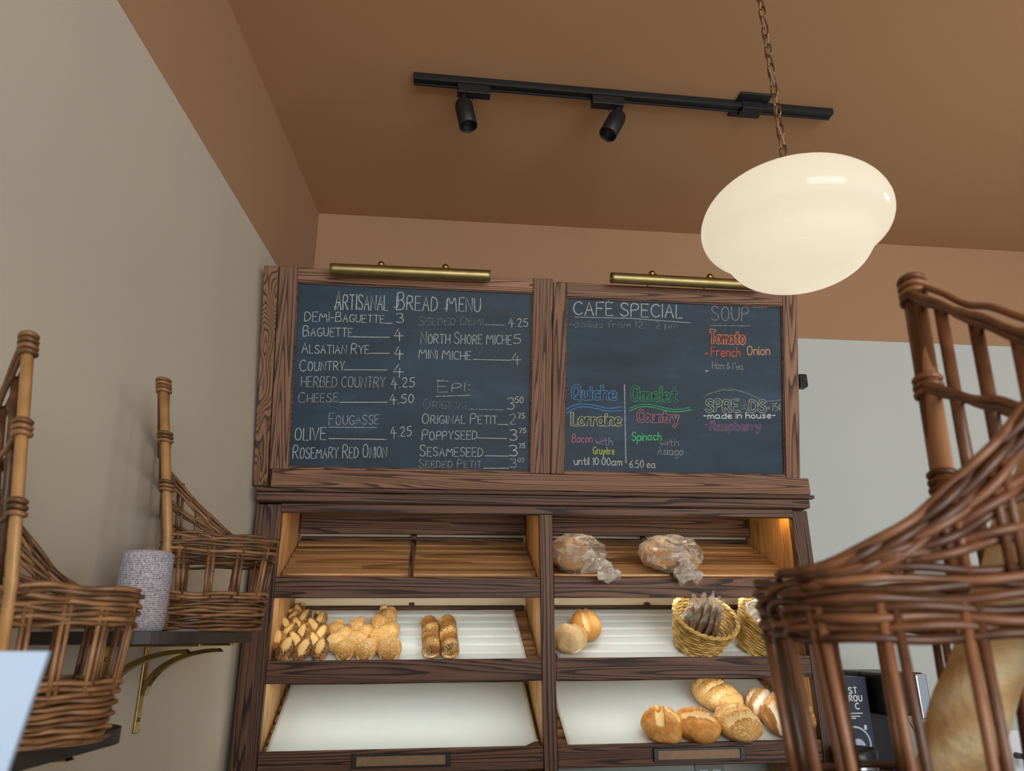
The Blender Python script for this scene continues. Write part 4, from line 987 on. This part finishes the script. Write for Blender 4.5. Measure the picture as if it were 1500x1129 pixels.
def corner_basket(lab, loc, ang, mats, drop=0.0, lean=0.045, hn=0.388, scale=(1, 1, 1), group='wicker bread baskets with one tall corner'):
    global HB, HT, HN, LEAN
    LEAN = lean
    wm, pm = mats; HB, HT, HN = 0.188+drop, (0.500 if drop == 0 else 0.510)+drop, hn+drop
    t = thing('wicker_basket', lab, 'basket', loc, (0, 0, ang), group); t.scale = scale
    # local frame: origin under the middle of the bin
    ox, oy = BD/2, 0.0
    def pb(mb, name, mat, par=None, label=None):
        mb.v = [(x-ox, y-oy, z) for x, y, z in mb.v]; return mb.build(name, mat, par or t, label)
    mb = MB(); weave(mb, 0.005, 0.073, 11, 0.0037); pb(mb, 'woven_base', wm)
    mb = MB(); P = Path(0.004); vs = [(x, y, 0.001) for x, y in P.p]; n = len(vs); vs += [(x, y, 0.006) for x, y in P.p]
    mb.add(vs, [tuple(range(n)), tuple(range(2*n-1, n-1, -1))]+[(i, (i+1) % n, n+(i+1) % n, n+i) for i in range(n)]); pb(mb, 'bottom', wm)
    mb = MB(); weave(mb, HB-0.044, HB, 8, 0.0036); pb(mb, 'rim_band', wm)
    for k in range(NST):
        f = (k+0.5)/NST; mb = MB()
        for s_ in (-1, 1):
            pts = []
            for z in (0.058, 0.10, HB-0.022):
                P = Path(z); x, y, nx, ny = P.at(f); tx, ty = -ny, nx; pts.append((x+tx*0.0042*s_, y+ty*0.0042*s_, z))
            mb.tube(pts, 0.0036, 6)
        pb(mb, 'stake', wm)
    # tall post, low post
    for (yy, top, w) in ((-BW/2, HT, 0.0135 if drop == 0 else 0.0165), (BW/2, HN, 0.010)):
        mb = MB(); s_ = 1 if yy > 0 else -1; vs = []; zs = [0.004, HB, top]
        for z in zs:
            ins = INS*max(0, 1-z/HB); cx = 0.004+ins+lean_x(z); cy = yy-s_*(ins+0.004); 
            for a in range(10):
                an = 2*math.pi*a/10; vs.append((cx+w*0.62*math.cos(an), cy+w*math.sin(an)*0.95, z))
        mb.add(vs, [(i*10+a, i*10+(a+1) % 10, (i+1)*10+(a+1) % 10, (i+1)*10+a) for i in range(2) for a in range(10)]+[tuple(range(9, -1, -1)), tuple(range(20, 30))], None, True)
        pb(mb, 'post', pm)
    # back rails: bundles of rods wrapped round the tall post
    for (zt, zn, nr) in ((HT-0.010, HN-0.008, 4), (HT-0.120, HN-0.066, 3), (HT-0.220, HN-0.130, 3)):
        mb = MB()
        for q in range(nr):
            pts = []; dz = (q-(nr-1)/2)*0.0074
            for i in range(25):
                f = i/24; y = -BW/2+BW*f; z = back_z(f, zt, zn)+dz*(0.75+0.25*math.cos(f*9))+0.0012*math.sin(f*20+q)
                pts.append((lean_x(z)+0.004+(0.0072 if q % 2 else -0.0066)*(1 if q < 2 else -1), y, z))
            mb.tube(pts, 0.0036, 6)
            z = zt+dz*1.05                                    # turn round the tall post
            ring = [(lean_x(z)+0.004+0.0110*math.cos(a), -BW/2+0.004+0.0150*math.sin(a), z+0.001*math.sin(a*2)) for a in [2*math.pi*i/24 for i in range(24)]]
            mb.tube(ring, 0.0037, 6, None, True)
        pb(mb, 'back_rail', wm)
    for k in range(3):
        f = (k+1)/4; mb = MB(); zt = back_z(f, HT-0.012, HN-0.008); y = -BW/2+BW*f
        mb.tube([(0.004, y*0.97, HB-0.022), (lean_x((HB+zt)/2)+0.004, y, (HB+zt)/2), (lean_x(zt)+0.004, y*1.02, zt)], 0.0062, 8); pb(mb, 'spindle', wm)
    # the side wing by the low post: curved rods falling to the front of the rim
    for (yy, zs) in ((BW/2, HN-0.004),):
        mb = MB(); s_ = -1 if yy < 0 else 1
        for lev, nr in ((1.0, 5), (0.60, 3), (0.28, 2)):
            for q in range(nr):
                pts = []
                for i in range(27):
                    u = i/26; x = BD*0.97*u
                    z = HB+(wing_z(x, zs)-HB)*lev-q*0.0070*(1-0.55*u)+0.001*math.sin(u*18+q)
                    rr = 0.065; inset = 0.0
                    if x > BD-rr: inset = rr-math.sqrt(max(0, rr*rr-(x-(BD-rr))**2))
                    pts.append((x+lean_x(z)*(1-u), yy-s_*(inset*0.92)+(0.0045 if q % 2 else -0.0045)*math.cos(u*math.pi*6+lev*9), z+0.002))
                mb.tube(pts, 0.0035, 6)
        wg = pb(mb, 'wing', wm)
        for u in (0.14, 0.32, 0.50, 0.68):
            mb = MB(); x = BD*u
            for e in (-0.0042, 0.0042):
                z1 = wing_z(x, zs)-0.004; mb.tube([(x+e, yy, HB-0.004), (x+e+lean_x(z1)*0.5, yy, z1)], 0.0034, 6)
            pb(mb, 'wing_stake', wm, wg)
    return t
def basket_at(lab, T, ang, z, mats, drop=0.0, lean=0.045, hn=0.388, scale=(1, 1, 1)):
    ux = Vector((math.cos(ang), math.sin(ang))); uy = Vector((-math.sin(ang), math.cos(ang)))
    c = Vector(T)+ux*(BD/2*scale[0])+uy*(BW/2*scale[1]); return corner_basket(lab, (c.x, c.y, z), ang, mats, drop, lean, hn, scale)
ZS1, ZS2, ZS3 = 1.515, 1.376, 1.316
basket_at('tall-cornered wicker basket at the end of the wall shelf, beside the bread cabinet', (-0.520, 1.535), R(19), ZS1+0.0005, (M['willow'], M['willow_post']), scale=(1.12, 1.10, 1))
basket_at('tall-cornered wicker basket at the left edge, partly behind the white card', (-0.500, 0.970), R(39), ZS2+0.0005, (M['willow'], M['willow_post']), scale=(0.86, 1, 1))
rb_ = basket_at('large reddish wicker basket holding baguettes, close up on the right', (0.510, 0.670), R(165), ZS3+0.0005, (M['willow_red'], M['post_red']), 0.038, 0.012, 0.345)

# baguettes standing in the right basket
def baguette(a, b, r, lab, seed):
    a, b = Vector(a), Vector(b); n = 40; d = (b-a); pts = []; rs = []
    for i in range(n+1):
        v = i/n; e = math.sqrt(max(0.004, 1-abs(2*v-1)**5)); pts.append(a+d*v+Vector((0.006*math.sin(v*3), 0, 0))); rs.append(r*e*(1+0.05*math.sin(v*26+seed)))
    mb = MB(); mb.tube(pts, rs, 24, 0.55)
    rnd = random.Random(seed)
    N = len(mb.v); ts = [0.5+0.22*math.sin(i/24*0.9+4*math.cos(i % 24/24*6.28)+seed) for i in range(N)]; mb.t = [max(0, min(1, q)) for q in ts]
    o = centred(mb, 'baguette', M['baguette'], a); return tag(o, lab, 'bread', 'baguettes in the right basket')
baguette(at(1360, 1200, 0.60), at(1553, 632, 0.50), 0.026, 'baguette leaning in the right wicker basket, its tip above the rim', 1)

# ------------------------------------------------------------------ wall shelves, twine, display case, card
def wall_shelf(y0, y1, depth, z, lab, brackets, group='dark wall shelves'):
    yc = (y0+y1)/2; xw = wall_x(yc)
    t = thing('wall_shelf', lab, 'shelf', (xw+0.001, yc, z-0.030), (0, 0, -WALL), group)
    hl = (y1-y0)/2; th = 0.021; pts = [(0.0, -hl)]
    for i in range(13): a = R(-90+90*i/12); pts.append((depth-0.10+0.10*math.cos(a), -hl+0.10+0.10*math.sin(a)))
    for i in range(13): a = R(0+90*i/12); pts.append((depth-0.10+0.10*math.cos(a), hl-0.10+0.10*math.sin(a)))
    pts.append((0.0, hl)); n = len(pts)
    mb = MB(); vs = [(x, y, 0.030-th) for x, y in pts]+[(x, y, 0.030) for x, y in pts]
    mb.add(vs, [tuple(reversed(range(n))), tuple(range(n, 2*n))]+[(i, (i+1) % n, n+(i+1) % n, n+i) for i in range(n)]); mb.build('board', M['shelf_dark'], t)
    for by in brackets:
        y = by-yc
        mb = MB(); mb.bbox(0.0, 0.005, y-0.011, y+0.011, -0.175, 0.0085, 0.002)
        for zz_ in (-0.148, -0.02): mb.tube([(0.004, y, zz_), (0.0075, y, zz_)], 0.004, 8)
        mb.bbox(0.0, 0.19, y-0.010, y+0.010, 0.003, 0.0085, 0.001)
        br_ = mb.build('bracket', M['brass'], t, 'brass shelf bracket')
        mb = MB(); c0 = Vector((0.150, y, 0.0)); pts2 = []
        for i in range(15):
            a = R(90*i/14); pts2.append((0.006+0.155*(1-math.cos(a)), y, -0.092+0.090*math.sin(a)))
        for q in range(len(pts2)-1):
            a, b = Vector(pts2[q]), Vector(pts2[q+1]); 
            mb.add([a+Vector((0, -0.010, 0)), a+Vector((0, 0.010, 0)), b+Vector((0, 0.010, 0)), b+Vector((0, -0.010, 0)), a+Vector((0.008, -0.010, -0.008)), a+Vector((0.008, 0.010, -0.008)), b+Vector((0.008, 0.010, -0.008)), b+Vector((0.008, -0.010, -0.008))], [(0,1,2,3),(7,6,5,4),(0,4,5,1),(1,5,6,2),(2,6,7,3),(3,7,4,0)], 0.5)
        mb.build('brace', M['brass'], br_)
    return t
wall_shelf(1.375, 1.905, 0.235, ZS1, 'upper dark shelf on brass brackets, carrying twine and the far wicker basket', (1.64, 1.82))
wall_shelf(0.90, 1.36, 0.225, ZS2, 'lower dark shelf with a rounded front, under the nearest left wicker basket', (1.02, 1.26))
tw = thing('twine_cone', 'cone of white and blue-grey bakers twine standing on the wall shelf', 'twine', (-0.512, 1.440, ZS1+0.0005))
mb = MB(); mb.lathe(spline([(0.0, 0.0), (0.036, 0.0), (0.041, 0.003), (0.0435, 0.015), (0.0445, 0.07), (0.0445, 0.126), (0.042, 0.136), (0.034, 0.140), (0.014, 0.140)], 3), 48); mb.build('wound_twine', M['twine'], tw)
mb = MB(); mb.lathe([(0.014, 0.130), (0.014, 0.145), (0.011, 0.145), (0.011, 0.130)], 20); mb.build('core_tube', M['card_tan'], tw)

cs = thing('display_counter', 'service counter below the frame, under the right wicker basket and the white card', 'counter', (0.25, 0.52, 0))
mb = MB(); mb.bbox(-0.70, 0.95, -0.27, 0.24, ZS3-0.04, ZS3, 0.004); mb.build('worktop', M['oak_x'], cs)
mb = MB(); mb.box(-0.68, 0.93, -0.25, 0.22, 0, ZS3-0.04); mb.build('base', M['oak_x'], cs)
sc_ = thing('sign_card', 'pale blue-white card standing at the lower left corner, close to the camera', 'sign', (-0.330, 0.50, ZS3+0.0005))
a = at(73, 955, 0.50); hgt = a.z-ZS3
mb = MB(); dx = a.x+0.330
mb.add([(dx-0.17, -0.002, 0.006), (dx-0.028, -0.002, 0.006), (dx, -0.002, hgt), (dx-0.17, -0.002, hgt+0.001), (dx-0.17, 0.002, 0.006), (dx-0.028, 0.002, 0.006), (dx, 0.002, hgt), (dx-0.17, 0.002, hgt+0.001)], [(0,1,2,3),(7,6,5,4),(0,4,5,1),(1,5,6,2),(2,6,7,3),(3,7,4,0)], 0.5)
mb.build('card', M['sign_card'], sc_)
mb = MB(); mb.bbox(dx-0.15, dx-0.03, -0.03, 0.03, 0, 0.008, 0.002); mb.build('foot', M['black_plastic'], sc_)
mb = MB(); mb.box(-0.66, 0.90, 0.221, 0.232, ZS3-0.09, ZS3-0.07); mb.build('light_strip', M['led_wall_fill'], cs, 'unseen glowing strip added under the worktop to brighten the left wall')  # added out of view to lift the lower left wall

# ------------------------------------------------------------------ coffee corner on the back counter, right
def pxbox(name, mat, lab, cat, pa, ya, pb, yb, Y, depth, zbase=0.9205):
    A_, B2 = at(pa, ya, Y), at(pb, ya, Y); t = thing(name, lab, cat, ((A_.x+B2.x)/2, Y+depth/2, zbase)); return t, (B2.x-A_.x)/2, A_.z-zbase
t, hx, hz = pxbox('coffee_carton', None, 'tall navy coffee carton with white lettering and a round emblem, right of the bread cabinet', 'carton', 1213, 992, 1268, 1090, 2.48, 0.12)
mb = MB(); mb.bbox(-hx, hx, -0.06, 0.06, 0, hz, 0.003); mb.build('carton', M['navy'], t)
class Lab(Board):
    def __init__(s): pass
def carton_text(txt, x0, x1, z0, h, col, w=0.004):
    mb = MB(); items = []; cx = 0
    for ch in txt:
        gl_ = GL[ch]; wd = max(p[0] for st in gl_ for p in st)
        for st in gl_: items.append([(cx+p[0], p[1]) for p in soft(st)])
        cx += wd+2.6
    tot = cx-2.6
    for st in items:
        q = [(x0+(x1-x0)*p[0]/tot, z0+h*p[1]/10) for p in st]; n = len(q); vs = []
        for i, p in enumerate(q):
            a_, b_ = q[max(i-1, 0)], q[min(i+1, n-1)]; dx_, dz_ = b_[0]-a_[0], b_[1]-a_[1]; l = math.hypot(dx_, dz_) or 1e-6
            vs += [(p[0]-dz_/l*w/2, -0.0609, p[1]+dx_/l*w/2), (p[0]+dz_/l*w/2, -0.0609, p[1]-dx_/l*w/2)]
        mb.add(vs, [(2*i, 2*i+1, 2*i+3, 2*i+2) for i in range(n-1)])
    return mb
for txt, a_, b_, dz, h in (('ST', -0.02, 0.42, 0.050, 0.018), ('ROU', -0.05, 0.62, 0.074, 0.018), ('C', 0.22, 0.42, 0.098, 0.018)):
    carton_text(txt, a_*hx, b_*hx, hz-dz, h, None).build('lettering', M['white_plastic'], t, 'white printed letters')
mb = MB()
for k, (z_, w_) in enumerate(((0.112, 0.5), (0.121, 0.42), (0.127, 0.3))): mb.box(-hx*0.45, hx*(-0.45+w_*2), -0.0606, -0.0601, hz-z_, hz-z_+0.003)
mb.box(hx*0.52, hx*0.66, -0.0606, -0.0601, hz-0.160, hz-0.146); mb.build('small_print', M['white_plastic'], t, 'lines of white small print')
mb = MB(); nn = 36; vs = []
for i in range(nn):
    a_ = 2*math.pi*i/nn; vs += [(0.052*math.cos(a_), -0.0606, hz-0.200+0.052*math.sin(a_)), (0.046*math.cos(a_), -0.0606, hz-0.200+0.046*math.sin(a_))]
mb.add(vs, [(2*i, 2*((i+1) % nn), 2*((i+1) % nn)+1, 2*i+1) for i in range(nn)])
mb.lathe([(0.0, 0.0), (0.026, 0.0)], 28, 0.5, Matrix.Translation((0.006, -0.0606, hz-0.212)) @ Matrix.Rotation(R(90), 4, 'X'))
mb.build('emblem', M['steel'], t, 'round silver emblem')

p = at(1262, 1100, 2.30)
t = thing('airpot', 'steel airpot with a black lid, in front of the navy coffee carton', 'airpot', (p.x, 2.34, 0.9205))
h0 = p.z-0.9205
mb = MB(); mb.lathe([(0, 0), (0.060, 0), (0.062, 0.01), (0.062, h0-0.05), (0.058, h0-0.035)], 36); mb.build('body', M['steel'], t)
mb = MB(); mb.lathe([(0.059, h0-0.040), (0.064, h0-0.03), (0.064, h0-0.004), (0.056, h0+0.006), (0, h0+0.010)], 36); mb.build('lid', M['black_plastic'], t)
p0, p1 = at(1288, 985, 2.42), at(1348, 985, 2.42)
t = thing('coffee_machine', 'black coffee machine with steel trim, behind the right wicker basket', 'coffee machine', ((p0.x+p1.x)/2, 2.52, 0.9205)); hx = (p1.x-p0.x)/2; hz = p0.z-0.9205
mb = MB(); mb.bbox(-hx, hx, 0.02, 0.16, 0, hz, 0.008); mb.bbox(-hx, hx, -0.12, 0.02, hz*0.72, hz, 0.008); mb.build('body', M['black_plastic'], t)
mb = MB(); mb.bbox(-hx, hx, -0.13, 0.02, 0, 0.04, 0.006); mb.build('drip_tray', M['black_plastic'], t)
mb = MB(); mb.bbox(hx*0.45, hx*0.98, -0.132, -0.119, hz*0.70, hz*0.99, 0.004); mb.build('trim', M['steel'], t)
mb = MB(); mb.tube([(-hx*0.55, -0.126, hz*0.80), (-hx*0.1, -0.15, hz*0.62), (hx*0.05, -0.15, hz*0.5)], 0.005, 8); mb.build('lever', M['steel'], t)
mb = MB(); mb.lathe([(0, 0.041), (0.045, 0.041), (0.052, 0.09), (0.05, 0.15), (0.036, 0.18), (0.033, 0.18), (0.046, 0.15), (0.048, 0.09), (0.042, 0.046), (0, 0.046)], 32, None, Matrix.Translation((0, -0.055, 0))); 
jg = mb.build('jug', M['steel'], t)
p = at(1478, 1070, 2.2)
t = thing('white_canister', 'pale white canister with a black tap, at the right edge behind the basket', 'canister', (p.x, 2.3, 0.9205)); hz = p.z-0.9205
mb = MB(); mb.bbox(-0.065, 0.065, -0.07, 0.07, 0, hz, 0.012); mb.build('body', M['white_plastic'], t)
mb = MB(); mb.tube([(0.03, -0.068, hz-0.07), (0.03, -0.11, hz-0.07), (0.03, -0.11, hz-0.10)], 0.009, 10); mb.build('tap', M['black_plastic'], t)

# ------------------------------------------------------------------ small fittings
p = at(1172, 558, 2.36)
t = thing('wall_speaker', 'small black speaker at the right edge of the menu board', 'speaker', (p.x+0.004, 2.36, p.z-0.028))
mb = MB(); mb.bbox(-0.016, 0.016, -0.02, 0.02, 0, 0.050, 0.006); mb.build('case', M['black_plastic'], t)
mb = MB(); mb.lathe([(0, 0), (0.009, 0), (0.009, 0.002), (0.007, 0.002), (0.0, 0.001)], 20, None, Matrix.Translation((0.003, -0.0201, 0.026)) @ Matrix.Rotation(R(90), 4, 'X')); mb.build('cone', M['black'], t)
mb = MB(); mb.tube([(0, 0.02, 0.025), (0.0, YB-2.36-0.002, 0.025)], 0.006, 8); mb.build('wall_arm', M['black'], t)
p = at(1039, 1127, YB)
t = thing('wall_outlet', 'grey socket plate on the wall below the bottom right shelf', 'outlet', (p.x, YB-0.001, p.z-0.06))
mb = MB(); mb.bbox(-0.055, 0.055, -0.006, 0.0, 0, 0.085, 0.002); mb.build('plate', M['outlet'], t)
for k in (-0.024, 0.024):
    mb = MB(); mb.bbox(k-0.016, k+0.016, -0.009, -0.005, 0.028, 0.062, 0.001); mb.build('socket', M['white_plastic'], t)
